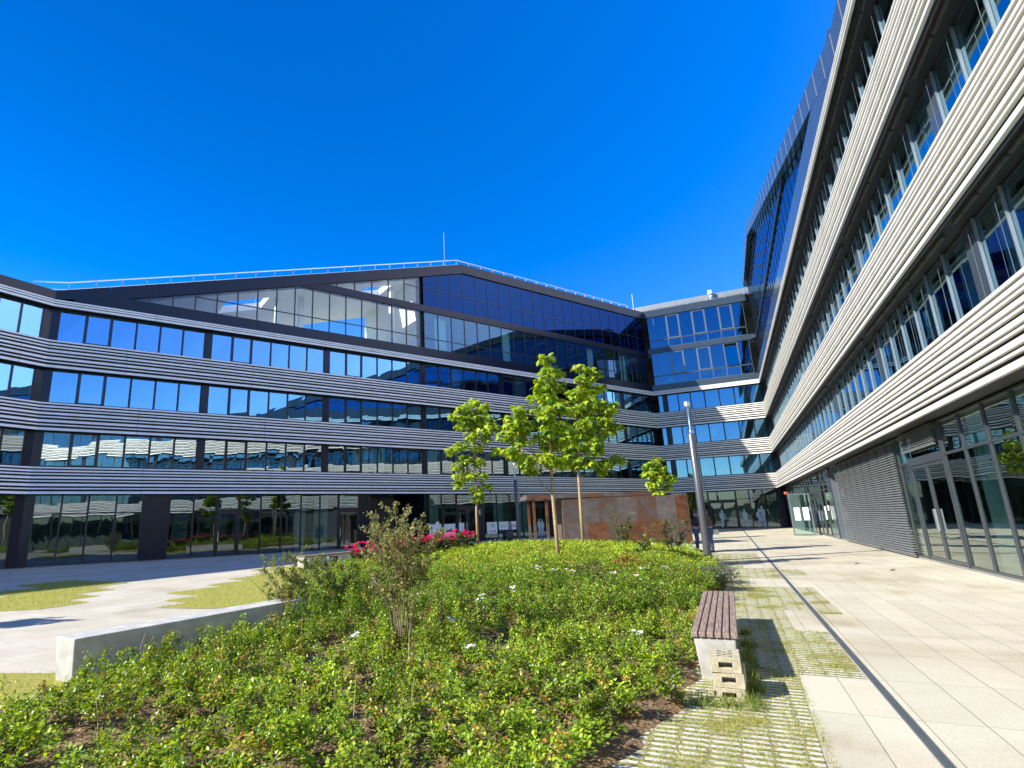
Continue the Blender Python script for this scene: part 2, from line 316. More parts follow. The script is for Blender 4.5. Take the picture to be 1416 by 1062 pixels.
# ------------------------------------------------------------------ facades: plan and levels
PA = np.array([-22.145, 29.205]); PB = np.array([22.272, 58.991]); PC = np.array([31.406, 54.652])
DL = F1.copy(); DAB = (PB - PA) / np.linalg.norm(PB - PA); DBC = (PC - PB) / np.linalg.norm(PC - PB); DR = -E1
LL = 36.0; LAB = float(np.linalg.norm(PB - PA)); LBC = float(np.linalg.norm(PC - PB)); LR = 76.0
def right(d): return np.array([d[1], -d[0]])
def mitre(d1, d2):
    m = np.linalg.solve(np.array([right(d1), right(d2)]), np.array([1.0, 1.0])); return float(m @ d1), float(m @ d2)
kA1, kA2 = mitre(DL, DAB); kB1, kB2 = mitre(DAB, DBC); kC1, kC2 = mitre(DBC, DR)
class Fac:
    """facade frame: s along the front, o outwards to the courtyard, z up"""
    def __init__(f, O, d, ln, k0, k1, org): f.O = O; f.d = d; f.n = right(d); f.ln = ln; f.k0 = k0; f.k1 = k1; f.org = org
    def P(f, s, o, z):
        q = f.O + f.d * s + f.n * o; return (q[0], q[1], z)
    def box(f, mb, s0, s1, o0, o1, z0, z1, mi=0):
        mb.hexa([f.P(s0, o0, z0), f.P(s0, o1, z0), f.P(s1, o1, z0), f.P(s1, o0, z0), f.P(s0, o0, z1), f.P(s0, o1, z1), f.P(s1, o1, z1), f.P(s1, o0, z1)], mi)
    def e(f, s, o):                      # run the ends into the corner mitres
        if s <= 0: return o * f.k0
        if s >= f.ln: return f.ln + o * f.k1
        return s
    def run(f, mb, s0, s1, prof, mi=0):  # prof: list of (o, z)
        mb.prism([f.P(f.e(s0, o), o, z) for o, z in prof], [f.P(f.e(s1, o), o, z) for o, z in prof], mi)
    def flat(f, mb, sz, o0, o1, mi=0):   # polygon in (s, z) with depth o0..o1
        mb.prism([f.P(s, o1, z) for s, z in sz], [f.P(s, o0, z) for s, z in sz], mi)
W1 = thing('office_wing', (-3, 42, 0), 'long shaded office wing with a glazed gable under a sloping roof and roof railing', 'building', 'wings of the office building')
W2 = thing('office_wing', (26.8, 57, 0), 'short flat-roofed link wing between the shaded wing and the sunlit wing', 'building', 'wings of the office building')
W3 = thing('office_wing', (16, 24, 0), 'sunlit office wing with bright cream louvre bands along the paved walkway', 'building', 'wings of the office building')
FL = Fac(PA - DL * LL, DL, LL, 0.0, kA1, W1.location); FAB = Fac(PA, DAB, LAB, kA2, kB1, W1.location)
FBC = Fac(PB, DBC, LBC, kB2, kC1, W2.location); FR = Fac(PC, DR, LR, kC2, 0.0, W3.location)
BANDS = [(3.76, 5.25), (7.16, 8.76), (10.66, 12.32)]; STRIP = (14.23, 14.68)
WINZ = [(5.25, 7.16), (8.76, 10.66), (12.32, 14.23)]
GO = {id(FL): -0.5, id(FAB): -0.5, id(FBC): -0.5, id(FR): -0.6}
def louvres(mb, f, zb, zt, pitches, seg=7.3, mi=0, step=0.009):
    H = zt - zb; z = zb; cuts = [0.0]; x = seg * random.uniform(0.5, 0.9)
    while x < f.ln - 1: cuts.append(x); x += seg
    cuts.append(f.ln)
    for i, (p, face) in enumerate(pitches):
        h = p * H; fh = h * face; of = -step * i
        prof = [(of - 0.075, z + fh), (of - 0.075, z + 0.004), (of - 0.004, z), (of, z + 0.01), (of - 0.2 * fh, z + fh * 0.86), (of - 0.3 * fh, z + fh)]
        for a, b in zip(cuts[:-1], cuts[1:]):
            g0 = 0.009 if a > 0 else 0; g1 = 0.009 if b < f.ln else 0
            f.run(mb, a + g0, b - g1, prof, mi)
        z += h
PIT = [(0.15, 0.64), (0.085, 0.5), (0.135, 0.64), (0.075, 0.5), (0.12, 0.66), (0.075, 0.55), (0.11, 0.66), (0.07, 0.58), (0.1, 0.68), (0.08, 0.75)]
PIT_W = [(0.165, 0.56), (0.115, 0.44), (0.155, 0.56), (0.11, 0.46), (0.14, 0.56), (0.105, 0.5), (0.115, 0.56), (0.095, 0.62)]
PIT3 = [(0.42, 0.8), (0.3, 0.75), (0.28, 0.85)]
def band(f, root, zb, zt, pit):
    mb = MB(); louvres(mb, f, zb, zt, pit)
    fixn(mb.build('louvre_band', M['louvre'], root, origin=root.location))
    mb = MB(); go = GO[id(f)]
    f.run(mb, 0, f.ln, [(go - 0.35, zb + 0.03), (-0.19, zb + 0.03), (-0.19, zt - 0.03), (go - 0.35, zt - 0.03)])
    fixn(mb.build('band_backing', M['louvre_backing'], root, origin=root.location))
for f, root in ((FL, W1), (FAB, W1), (FBC, W2), (FR, W3)):
    for zb, zt in BANDS: band(f, root, zb, zt, PIT if f is FR else PIT_W)
    band(f, root, STRIP[0], STRIP[1], PIT3)
# ---- window strips
def window_meshes(f, s0, s1, z0, z1, fw=0.055, sash=False, fin=0.0, go=None, mi_frame=0, flush=False):
    go = GO[id(f)] if go is None else go
    fr = MB(); d0, d1 = go - 0.06, go + (0.006 if flush else 0.03)
    f.box(fr, s0, s0 + fw, d0, d1, z0, z1); f.box(fr, s1 - fw, s1, d0, d1, z0, z1)
    f.box(fr, s0 + fw, s1 - fw, d0, d1, z0, z0 + fw); f.box(fr, s0 + fw, s1 - fw, d0, d1, z1 - fw, z1)
    if sash:
        a = 0.05; q0, q1 = go - 0.05, go + 0.045; x0, x1, y0, y1 = s0 + fw + .004, s1 - fw - .004, z0 + fw + .004, z1 - fw - .004
        f.box(fr, x0, x0 + a, q0, q1, y0, y1); f.box(fr, x1 - a, x1, q0, q1, y0, y1); f.box(fr, x0 + a, x1 - a, q0, q1, y0, y0 + a); f.box(fr, x0 + a, x1 - a, q0, q1, y1 - a, y1)
    if fin: f.box(fr, s0 - 0.02, s0 + 0.02, go + (0.007 if flush else 0.031), go + fin, z0, z1, 1)
    pa = MB(); tl = random.uniform(-0.004, 0.004); t2 = random.uniform(-0.004, 0.004)
    a, b, c, d = s0 + fw, s1 - fw, z0 + fw, z1 - fw
    pa.hexa([f.P(a, go - 0.02, c), f.P(a, go + tl, c), f.P(b, go + t2, c), f.P(b, go - 0.02, c), f.P(a, go - 0.02, d), f.P(a, go - tl, d), f.P(b, go - t2, d), f.P(b, go - 0.02, d)]); pa.m = [1, 1, 1, 0, 1, 1]
    return fr, pa
def window(f, root, s0, s1, z0, z1, fmat, gmat, name='window', **kw):
    fr, pa = window_meshes(f, s0, s1, z0, z1, **kw)
    w = fr.build(name, fmat, root, origin=root.location); pa.build('pane', [gmat, M['bare']], w, origin=root.location); return w
def merge(dst, src, mi=0):
    b = len(dst.v); dst.v += src.v; dst.f += [tuple(i + b for i in q) for q in src.f]; dst.m += src.m
def curtain(f, root, s0, s1, z0, z1, depth=0.35, mat=None):
    mb = MB(); o = GO[id(f)] - depth; n = max(4, int((s1 - s0) / 0.07)); prof = []
    for i in range(n + 1): prof.append((s0 + (s1 - s0) * i / n, o + (0.03 if i % 2 else -0.03)))
    for (a, oa), (b, ob) in zip(prof[:-1], prof[1:]):
        mb.hexa([f.P(a, oa - .004, z0), f.P(a, oa, z0), f.P(b, ob, z0), f.P(b, ob - .004, z0), f.P(a, oa - .004, z1), f.P(a, oa, z1), f.P(b, ob, z1), f.P(b, ob - .004, z1)])
    return mb.build('curtain', mat or M['curtain'], root, origin=root.location)
def column(f, root, s0, s1, z0, z1, mat, name='column', o1=0.06):
    mb = MB(); go = GO[id(f)]; f.box(mb, s0, s1, go - 0.3, go + o1, z0, z1); return mb.build(name, mat, root, origin=root.location)
# shaded wing
COLS = [0.0, 8.28, 16.36, 24.5, 32.6, 40.7, 48.8]
rest = (MB(), MB()); cnt = 0
jobs = []
for fl, (z0, z1) in enumerate(WINZ):
    for i, c in enumerate(COLS):
        if i: column(FAB, W1, c - 0.19, c + 0.19, z0, z1, M['panel'])
        a = c + (0.2 if i else 0.28); b = (COLS[i + 1] - 0.2) if i + 1 < len(COLS) else LAB + GO[id(FAB)] * kB1 - 0.05
        n = 6 if i + 1 < len(COLS) else 3
        for j in range(n): jobs.append((a + (b - a) * j / n, a + (b - a) * (j + 1) / n, z0, z1, j == 1, fl))
    # corner post and the part that turns towards the viewer
    column(FAB, W1, 0.0 + GO[id(FAB)] * kA2 + 0.002, 0.28, z0, z1, M['panel']); column(FL, W1, LL - 0.28, LL + GO[id(FL)] * kA1 - 0.002, z0, z1, M['panel'])
jobs.sort(key=lambda q: q[0])
for k, (a, b, z0, z1, sash, fl) in enumerate(jobs):
    if k < 88: window(FAB, W1, a + .004, b - .004, z0, z1, M['frame'], M['glass_low' if fl == 0 else 'glass'], sash=sash)
    else:
        fr, pa = window_meshes(FAB, a + .004, b - .004, z0, z1); merge(rest[0], fr); merge(rest[1], pa)
w = rest[0].build('window', M['frame'], W1, origin=W1.location); w['kind'] = 'stuff'; rest[1].build('pane', [M['glass'], M['bare']], w, origin=W1.location)
for fl, (z0, z1) in enumerate(WINZ):
    for j in range(4): window(FL, W1, LL - 0.28 - 1.05 * (j + 1), LL - 0.288 - 1.05 * j, z0, z1, M['frame'], M['glass_low' if fl == 0 else 'glass'])
    mb = MB(); mp = MB()
    s = LL - 0.28 - 4.2
    while s > 1.5:
        fr, pa = window_meshes(FL, s - 1.25, s - .008, z0, z1); merge(mb, fr); merge(mp, pa); s -= 1.25
    w = mb.build('window', M['frame'], W1, origin=W1.location); w['kind'] = 'stuff'; mp.build('pane', [M['glass'], M['bare']], w, origin=W1.location)
for s0, s1, fl in ((17.9, 19.0, 2), (27.2, 28.5, 2), (34.2, 35.6, 2), (44.0, 45.2, 2), (18.6, 19.8, 0), (20.0, 21.2, 0), (24.9, 25.9, 0), (33.0, 34.3, 0), (28.0, 29.2, 1), (37, 38.3, 1), (42, 43.3, 0), (46, 47.2, 0)):
    z0, z1 = WINZ[fl]; curtain(FAB, W1, s0, s1, z0, z1)
# link wing
EDG = [0.35, 0.83, 1.27, 2.36, 3.6, 4.95, 6.35, 7.75, 9.1, LBC + GO[id(FBC)] * kC1 - 0.04]
for z0, z1 in WINZ:
    for i, (a, b) in enumerate(zip(EDG[:-1], EDG[1:])):
        if i == 1: column(FBC, W2, a, b, z0, z1, M['panel'])
        else: window(FBC, W2, a + .004, b - .004, z0, z1, M['frame'], M['glass'])
for s0, s1, fl in ((7.8, 9.0, 2), (9.2, 10.2, 2), (5.0, 6.3, 0), (6.4, 7.7, 0), (7.8, 9.0, 0), (9.15, 10.2, 0), (3.7, 4.9, 0), (9.15, 10.1, 1)):
    z0, z1 = WINZ[fl]; curtain(FBC, W2, s0, s1, z0, z1)
# sunlit wing
jobs = []
for fl, (z0, z1) in enumerate(WINZ):
    for k in range(-6, 4):
        c = 48.9 + 8.1 * k
        if c > 1.0: column(FR, W3, c - 0.27, c + 0.27, z0, z1, M['panel_sun'])
        for j in range(6):
            a = c + 0.28 + (7.54 / 6) * j; b = a + 7.54 / 6
            if a > 0.9 and b < LR - 0.3: jobs.append((a, b, z0, z1, fl))
jobs.sort(key=lambda q: -q[0])
rest = (MB(), MB(), MB())
def packs(f, s0, s1, z1):
    mb = MB(); go = GO[id(f)]
    for i in range(3): f.box(mb, s0 + .04, s1 - .04, go + 0.3 + .004 * (i % 2), go + 0.36 + .004 * (i % 2), z1 - 0.015 - 0.026 * i, z1 + .005 - 0.026 * i)
    f.box(mb, s0 + .12, s0 + .128, go + 0.2, go + 0.208, z1 - 1.9, z1 - 0.2, 1)
    return mb
vis = [q for q in jobs if q[1] < 62]; hid = [q for q in jobs if q[1] >= 62]
for k, (a, b, z0, z1, fl) in enumerate(vis):
    if k < 96:
        w = window(FR, W3, a + .004, b - .004, z0, z1, [M['frame_dgrey'], M['fin']], M['glass_east'], fin=0.06, fw=0.028, flush=True)
        packs(FR, a, b, z1).build('raised_blind', [M['slatpack'], M['frame_grey']], w, origin=W3.location)
    else:
        fr, pa = window_meshes(FR, a + .004, b - .004, z0, z1, fin=0.06, fw=0.028, flush=True); merge(rest[0], fr); merge(rest[1], pa); pk = packs(FR, a, b, z1); merge(rest[2], pk)
for (a, b, z0, z1, fl) in hid:
    fr, pa = window_meshes(FR, a + .004, b - .004, z0, z1, fin=0.06, fw=0.028, flush=True); merge(rest[0], fr); merge(rest[1], pa)
w = rest[0].build('window', [M['frame_dgrey'], M['fin']], W3, origin=W3.location); w['kind'] = 'stuff'
rest[1].build('pane', [M['glass_east'], M['bare']], w, origin=W3.location); rest[2].build('raised_blind', [M['slatpack'], M['frame_grey']], w, origin=W3.location)
for k, (a, b, z0, z1, fl) in enumerate(vis):
    if random.random() < 0.55: curtain(FR, W3, a + random.uniform(.03, .4), b - 0.03, z0, z1, depth=0.16)
# soffits under the bands and strip of the sunlit wing
# ---- interiors: slabs, rear walls
for f, root, dep in ((FL, W1, 11.0), (FAB, W1, 11.0), (FBC, W2, 11.0), (FR, W3, 12.0)):
    go = GO[id(f)]
    for z0, z1 in ((3.95, 4.3), (7.35, 7.7), (10.85, 11.2), (14.35, 14.66)):
        mb = MB(); f.run(mb, 0, f.ln, [(-dep, z0), (go - 0.352, z0), (go - 0.352, z1), (-dep, z1)]); fixn(mb.build('floor_slab', M['slab'], root, origin=root.location))
    mb = MB(); f.run(mb, 0, f.ln, [(-dep - 0.3, 0.0), (-dep - 0.002, 0.0), (-dep - 0.002, 14.66), (-dep - 0.3, 14.66)]); fixn(mb.build('rear_wall', M['interior'], root, origin=root.location))
    mb = MB(); f.run(mb, 0, f.ln, [(-5.6, 0.0), (-5.4, 0.0), (-5.4, 14.3), (-5.6, 14.3)]); fixn(mb.build('corridor_wall', M['interior'], root, origin=root.location))
    mb = MB(); f.run(mb, 0, f.ln, [(-dep, -0.02), (go + .03, -0.02), (go + .03, 0.06), (-dep, 0.06)]); fixn(mb.build('ground_slab', M['slab'], root, origin=root.location))
for f, s, root in ((FL, 0.0, W1), (FR, LR, W3)):
    mb = MB(); f.box(mb, s, s + 0.3, -11, -0.6, 0, 14.66); mb.build('end_wall', M['panel'], root, origin=root.location)

# ---- gables
def cut(poly, s):                         # z on a roof polyline
    for (a, za), (b, zb) in zip(poly[:-1], poly[1:]):
        if a <= s <= b: return za + (zb - za) * (s - a) / (b - a)
    return poly[-1][1]
def fascia(f, root, roof, t, s0, s1, zlow, mat, o0, o1, name='fascia', seg=2.7, strip=False):
    """edge trim under the roof line, split into panels with fine joints"""
    mb = MB(); pts = sorted(set([s0, s1] + [p for p, _ in roof if s0 < p < s1])); ss = []
    for a, b in zip(pts[:-1], pts[1:]):
        n = max(1, int(round((b - a) / seg)));  ss += [a + (b - a) * i / n for i in range(n)]
    ss.append(s1)
    for a, b in zip(ss[:-1], ss[1:]):
        za, zb = cut(roof, a), cut(roof, b); la, lb = max(zlow, za - t), max(zlow, zb - t)
        g = 0.005
        e = lambda s, o: f.P((o * f.k0 if s <= 0 else f.ln + o * f.k1 if s >= f.ln else s), o, 0)
        def P(s, o, z):
            q = e(s, o); return (q[0], q[1], z)
        A = a + g if a > s0 else a; B = b - g if b < s1 else b
        mb.hexa([P(A, o0, la), P(A, o1, la), P(B, o1, lb), P(B, o0, lb), P(A, o0, za), P(A, o1, za), P(B, o1, zb), P(B, o0, zb)])
        if strip and a > s0: mb.hexa([P(a - .012, o1 - .02, la), P(a - .012, o1 + .012, la), P(a + .012, o1 + .012, la), P(a + .012, o1 - .02, la), P(a - .012, o1 - .02, za - .01), P(a - .012, o1 + .012, za - .01), P(a + .012, o1 + .012, za - .01), P(a + .012, o1 - .02, za - .01)], 1)  # pale strips stand in for the sunlit panel edges at the joints
    return fixn(mb.build(name, [mat, M['fin']], root, origin=root.location))
def gable_cells(roof, t, s0, s1, z0, z1, pitch):
    """glazing cells between two heights clipped by the sloping roof trim: list of (sz polygon)"""
    out = []; n = max(1, int(round((s1 - s0) / pitch)))
    for i in range(n):
        a = s0 + (s1 - s0) * i / n; b = s0 + (s1 - s0) * (i + 1) / n
        ta, tb = cut(roof, a) - t, cut(roof, b) - t; ha, hb = min(z1, ta), min(z1, tb)
        if ha <= z0 + .03 and hb <= z0 + .03: continue
        if ha <= z0 or hb <= z0:
            if ha <= z0: x = a + (b - a) * (z0 - ha) / (hb - ha); p = [(x, z0), (b, z0), (b, hb)]
            else: x = a + (b - a) * (ha - z0) / (ha - hb); p = [(a, z0), (x, z0), (a, ha)]
        else: p = [(a, z0), (b, z0), (b, hb), (a, ha)]
        out.append(p)
    return out
def shrink(p, w):
    c = np.mean(p, axis=0); q = []
    n = len(p)
    for i in range(n):                      # inset by moving edges inwards
        a, b, d = np.array(p[i - 1]), np.array(p[i]), np.array(p[(i + 1) % n])
        e1 = (b - a) / np.linalg.norm(b - a); e2 = (d - b) / np.linalg.norm(d - b); n1 = np.array([-e1[1], e1[0]]); n2 = np.array([-e2[1], e2[0]])
        m = np.linalg.solve(np.array([n1, n2]), np.array([n1 @ b + w, n2 @ b + w])) if abs(np.cross(n1, n2)) > 1e-3 else b + n1 * w
        q.append(tuple(m))
    return q
def area(p): return 0.5 * abs(sum(p[i - 1][0] * p[i][1] - p[i][0] * p[i - 1][1] for i in range(len(p))))
def gable_window(f, root, cell, o, fmat, gmat, w=0.04, tr=None, name='gable_window'):
    if area(cell) < 0.05: return
    inn = shrink(cell, w)
    if area(inn) > area(cell) or area(inn) < 0.015: return
    mb = MB(); n = len(cell)
    for i in range(n):
        j = (i + 1) % n; a, b, c, d = cell[i], cell[j], inn[j], inn[i]
        mb.prism([f.P(q[0], o + .03, q[1]) for q in (a, b, c, d)], [f.P(q[0], o - .06, q[1]) for q in (a, b, c, d)])
    s0, s1 = min(q[0] for q in inn), max(q[0] for q in inn)
    if tr and min(q[1] for q in cell) + 0.3 < tr:
        top = min(q[1] for q in inn[2:]) if n == 4 else 0
        if top > tr + 0.1: f.box(mb, s0, s1, o - .05, o + .024, tr - .03, tr + .03)
    wd = fixn(mb.build(name, fmat, root, origin=root.location))
    g = MB(); f.flat(g, inn, o - .02, o); g.m = [1] * len(inn) + [0, 1]; fixn(g.build('pane', [gmat, M['bare']], wd, origin=root.location)); return wd
ROOF1 = [(-6.0, 15.19), (0.0, 15.19), (28.6, 23.75), (LAB + 6, 23.94)]
GT = 0.85
fascia(FL, W1, [(0, 15.25), (LL, 15.19)], 0.6, 0, LL, 14.69, M['panel'], -0.5, -0.07, seg=4)
fascia(FAB, W1, ROOF1, GT, 0, LAB, 14.69, M['panel'], -0.75, -0.07)
# sill panel above the louvre strip and the storey band between the two rows
def spand(f, root, s0, s1, z0, z1, o0, o1, mat, seg=2.7, name='spandrel'):
    mb = MB(); n = max(1, int(round((s1 - s0) / seg)))
    for i in range(n):
        a = s0 + (s1 - s0) * i / n + (0.005 if i else 0); b = s0 + (s1 - s0) * (i + 1) / n - (0.005 if i < n - 1 else 0)
        f.run(mb, a, b, [(o0, z0), (o1, z0), (o1, z1), (o0, z1)])
    return fixn(mb.build(name, mat, root, origin=root.location))
spand(FAB, W1, 0.9, 3.3, 14.69, 15.4, -0.75, -0.082, M['panel'])
spand(FAB, W1, 3.3, LAB, 14.69, 15.4, -0.75, -0.075, M['panel'])
zt15 = 15.0
spand(FAB, W1, 16.2, LAB, 18.57, 19.13, -0.6, -0.11, M['panel'])
FAB.flat(mb := MB(), [(14.0, 18.57), (16.198, 18.57), (16.198, 19.13), (15.45, 18.96)], -0.6, -0.11); fixn(mb.build('spandrel', M['panel'], W1, origin=W1.location))
for cell in gable_cells(ROOF1, GT, 3.4, 24.2, 15.4, 18.57, 1.34): gable_window(FAB, W1, cell, -0.2, M['frame'], M['glass_gable'], tr=16.35)
for cell in gable_cells(ROOF1, GT, 15.5, 24.2, 19.13, 24, 1.34): gable_window(FAB, W1, cell, -0.2, M['frame'], M['glass_gable'], tr=20.65)
for cell in gable_cells(ROOF1, GT, 24.55, LAB - 0.35, 15.4, 18.57, 1.34): gable_window(FAB, W1, cell, -0.2, M['frame'], M['glass_loft'], tr=16.3)
for cell in gable_cells(ROOF1, GT, 24.55, LAB - 0.35, 19.13, 24, 1.34): gable_window(FAB, W1, cell, -0.2, M['frame'], M['glass_blue'], w=0.025, tr=20.7)
column(FAB, W1, 24.2, 24.55, 15.4, 18.57, M['panel']); column(FAB, W1, 24.2, 24.55, 19.13, cut(ROOF1, 24.2) - GT, M['panel'])
# void behind the glazed gable: pale sloping ceiling with two roof openings, floor, rear wall
def roofslab(f, root, roof, s0, s1, o0, o1, mat, t=0.3, holes=(), name='roof', drop=0.15):
    mb = MB(); ss = sorted(set([s0, s1] + [p for p, _ in roof if s0 < p < s1] + [h for hh in holes for h in hh[:2]]))
    for a, b in zip(ss[:-1], ss[1:]):
        mid = (a + b) / 2; spans = [(o0, o1)]
        for h0, h1, p0, p1 in holes:
            if h0 <= mid <= h1: spans = [(o0, p0), (p1, o1)]
        for u, v in spans:
            if v - u < 0.01: continue
            za, zb = cut(roof, a) - drop, cut(roof, b) - drop
            def P(s, o, z):
                if s <= 0: s = o * f.k0
                elif s >= f.ln: s = f.ln + o * f.k1
                q = f.P(s, o, z); return q
            mb.hexa([P(a, u, za - t), P(a, v, za - t), P(b, v, zb - t), P(b, u, zb - t), P(a, u, za), P(a, v, za), P(b, v, zb), P(b, u, zb)])
    return fixn(mb.build(name, mat, root, origin=root.location))
roofslab(FAB, W1, ROOF1, 0, LAB, -11.3, -0.76, [M['ceiling']], 0.55, holes=[(9.6, 12.6, -5.2, -2.6), (20.2, 22.6, -4.6, -2.2)])
mb = MB(); FAB.box(mb, 0.5, 24.1, -11.3, -11.1, 14.68, 15.5); fixn(mb.build('rear_wall', M['ceiling'], W1, origin=W1.location))
mb = MB(); FAB.box(mb, 24.3, 24.45, -11, -0.78, 14.68, 22.0); mb.build('partition', M['ceiling'], W1, origin=W1.location)
mb = MB(); FAB.run(mb, 24.46, LAB, [(-6.2, 14.68), (-6.0, 14.68), (-6.0, 23.0), (-6.2, 23.0)]); fixn(mb.build('corridor_wall', M['interior'], W1, origin=W1.location))
mb = MB(); FAB.run(mb, 24.46, LAB, [(-6.0, 18.7), (-0.62, 18.7), (-0.62, 19.0), (-6.0, 19.0)]); fixn(mb.build('floor_slab', M['slab'], W1, origin=W1.location))
mb = MB(); FAB.box(mb, 2, 24.2, -11.0, -0.8, 14.665, 14.72); mb.build('terrace_floor', M['ceiling'], W1, origin=W1.location)
mb = MB(); FAB.run(mb, 24.46, LAB, [(-11.3, 14.68), (-11.1, 14.68), (-11.1, 23.0), (-11.3, 23.0)]); fixn(mb.build('rear_wall', M['interior'], W1, origin=W1.location))
for s in (13.2, 15.0, 22.9):
    mb = MB(); FAB.box(mb, s, s + 0.35, -3.2, -2.85, 14.7, cut(ROOF1, s) - 0.72); mb.build('pillar', M['white'], W1, origin=W1.location)
for s in (25.6, 27.0, 27.4, 28.9, 29.4, 31.2):
    mb = MB(); q = FAB.P(s, -1.6 - (s % 1) * 1.5, 0); z = 17.6 - (s % 0.7); mb.tube([(q[0], q[1], z), (q[0], q[1], z + 0.3)], 0.07, 8); mb.tube([(q[0], q[1], z + .3), (q[0], q[1], 18.7)], 0.008, 4); mb.build('pendant_lamp', M['white'], W1, origin=W1.location)
for s in np.arange(31.0, 52.5, 2.1):
    mb = MB(); FAB.box(mb, s, s + .1, -4.6, -1.8, 18.62, 18.68); mb.build('ceiling_light', M['white'], W1, origin=W1.location)
for s0, s1, z0, z1 in ((26.0, 27.1, 15.4, 18.5), (33.2, 34.2, 15.4, 18.5), (44.5, 45.3, 15.4, 18.5), (49.5, 50.4, 15.4, 18.5)): curtain(FAB, W1, s0, s1, z0, z1)
roofslab(FL, W1, [(0, 15.15), (LL, 15.15)], 0, LL, -11.3, -0.51, [M['screen']], 0.4)
# roof railing and lightning rod
def railing(f, root, pts, o, h=1.0, step=1.35, name='roof_railing'):
    mb = MB(); posts = []
    for (a, za), (b, zb) in zip(pts[:-1], pts[1:]):
        n = max(1, int(round((b - a) / step)))
        for i in range(n): posts.append((a + (b - a) * i / n, za + (zb - za) * i / n))
    posts.append(pts[-1])
    for s, z in posts: mb.tube([f.P(s, o, z - 0.1), f.P(s, o, z + h)], 0.03, 5)
    for hh, r in ((h, 0.036), (h * 0.55, 0.02)): mb.tube([f.P(s, o, z + hh) for s, z in pts], r, 5)
    return mb.build(name, M['steel'], root, origin=root.location)
railing(FAB, W1, [(-1.2, 14.85), (0.5, 15.15), (27.2, 23.12), (28.6, 23.55), (52, 23.72)], -0.95)
railing(FAB, W1, [(1.5, 15.3), (28.0, 23.3)], -4.5, 0.9)
mb = MB(); mb.tube([FAB.P(27.3, -0.9, 23.1), FAB.P(27.3, -0.9, 24.3)], 0.05, 6); mb.tube([FAB.P(27.3, -0.9, 24.3), FAB.P(27.3, -0.9, 26.9)], 0.025, 5); mb.build('lightning_rod', M['steel'], W1, origin=W1.location)

# link wing upper storeys
z_rows = [(15.35, 16.3), (16.36, 18.9), (19.5, 20.35), (20.4, 23.12)]
spand(FBC, W2, 0, LBC, 14.69, 15.33, -0.6, -0.08, M['panel_sun']); spand(FBC, W2, 0, LBC, 18.92, 19.48, -0.6, -0.1, M['panel_sun'])
spand(FBC, W2, 0, LBC, 23.16, 23.93, -0.7, -0.06, M['panel_sun'], name='parapet')
GX = [0.25] + [0.88 + 1.31 * i for i in range(7)] + [9.85]
for r, (z0, z1) in enumerate(z_rows):
    for i, (a, b) in enumerate(zip(GX[:-1], GX[1:])):
        op = (r == 3 and i in (2, 4, 6)) or (r == 1 and i in (2, 4, 6))
        if r == 1 and i == 6:            # the one tilted-open sash: frame only, dark room behind
            fr, pa = window_meshes(FBC, a + .004, b - .004, z0, z1, 0.07, go=-0.2); w = fr.build('gable_window', M['frame_grey'], W2, origin=W2.location)
            q0 = MB(); g = -0.2
            q0.hexa([FBC.P(a + .1, g + .1, z0 + .1), FBC.P(a + .1, g + .13, z0 + .1), FBC.P(b - .1, g + .13, z0 + .1), FBC.P(b - .1, g + .1, z0 + .1), FBC.P(a + .1, g - .35, z1 - .1), FBC.P(a + .1, g - .32, z1 - .1), FBC.P(b - .1, g - .32, z1 - .1), FBC.P(b - .1, g - .35, z1 - .1)])
            q0.build('pane', M['glass_east'], w, origin=W2.location); continue
        fr, pa = window_meshes(FBC, a + .004, b - .004, z0, z1, 0.075 if op else 0.028, go=-0.2, sash=op)
        w = fr.build('gable_window', M['frame_grey'], W2, origin=W2.location); pa.build('pane', [M['glass_deep'], M['bare']], w, origin=W2.location)
mb = MB(); FBC.run(mb, 0, LBC, [(-6.2, 14.68), (-6.0, 14.68), (-6.0, 23.2), (-6.2, 23.2)]); fixn(mb.build('corridor_wall', M['interior'], W2, origin=W2.location))
mb = MB(); FBC.run(mb, 0, LBC, [(-6.0, 18.7), (-0.62, 18.7), (-0.62, 19.0), (-6.0, 19.0)]); fixn(mb.build('floor_slab', M['slab'], W2, origin=W2.location))
mb = MB(); FBC.run(mb, 0, LBC, [(-11.3, 23.2), (-0.71, 23.2), (-0.71, 23.6), (-11.3, 23.6)]); fixn(mb.build('roof', M['screen'], W2, origin=W2.location))
# screened plant deck above
mb = MB(); n = 9
for i in range(n):
    a = -2 + (LBC + 6) * i / n; b = -2 + (LBC + 6) * (i + 1) / n - 0.04
    FBC.box(mb, a, b, -3.06, -3.0, 24.6, 25.65)
mb.build('roof_screen', M['screen'], W2, origin=W2.location)
mb = MB()
for i in range(7):
    a = -1 + 1.9 * i; FBC.box(mb, a, a + 1.84, -1.55, -1.5, 23.7, 24.45); 
mb.build('roof_screen', M['screen'], W2, origin=W2.location)
railing(FBC, W2, [(-1.0, 23.7), (LBC + 2, 23.7)], -1.44, 0.8, 1.9)
mb = MB(); q = FBC.P(7.0, -2.6, 0); mb.tube([(q[0], q[1], 23.6), (q[0], q[1], 25.5)], 0.04, 6); mb.box(q[0] - .17, q[0] + .17, q[1] - .17, q[1] + .17, 25.5, 25.95); mb.tube([(q[0], q[1], 25.15), (q[0] + .02, q[1] - .25, 25.2)], 0.1, 8); mb.build('roof_camera', M['white'], W2, origin=W2.location)
mb = MB(); q = FBC.P(-1.3, -2.9, 0); mb.tube([(q[0], q[1], 23.6), (q[0], q[1], 27.4)], 0.025, 5); mb.build('lightning_rod', M['steel'], W2, origin=W2.location)

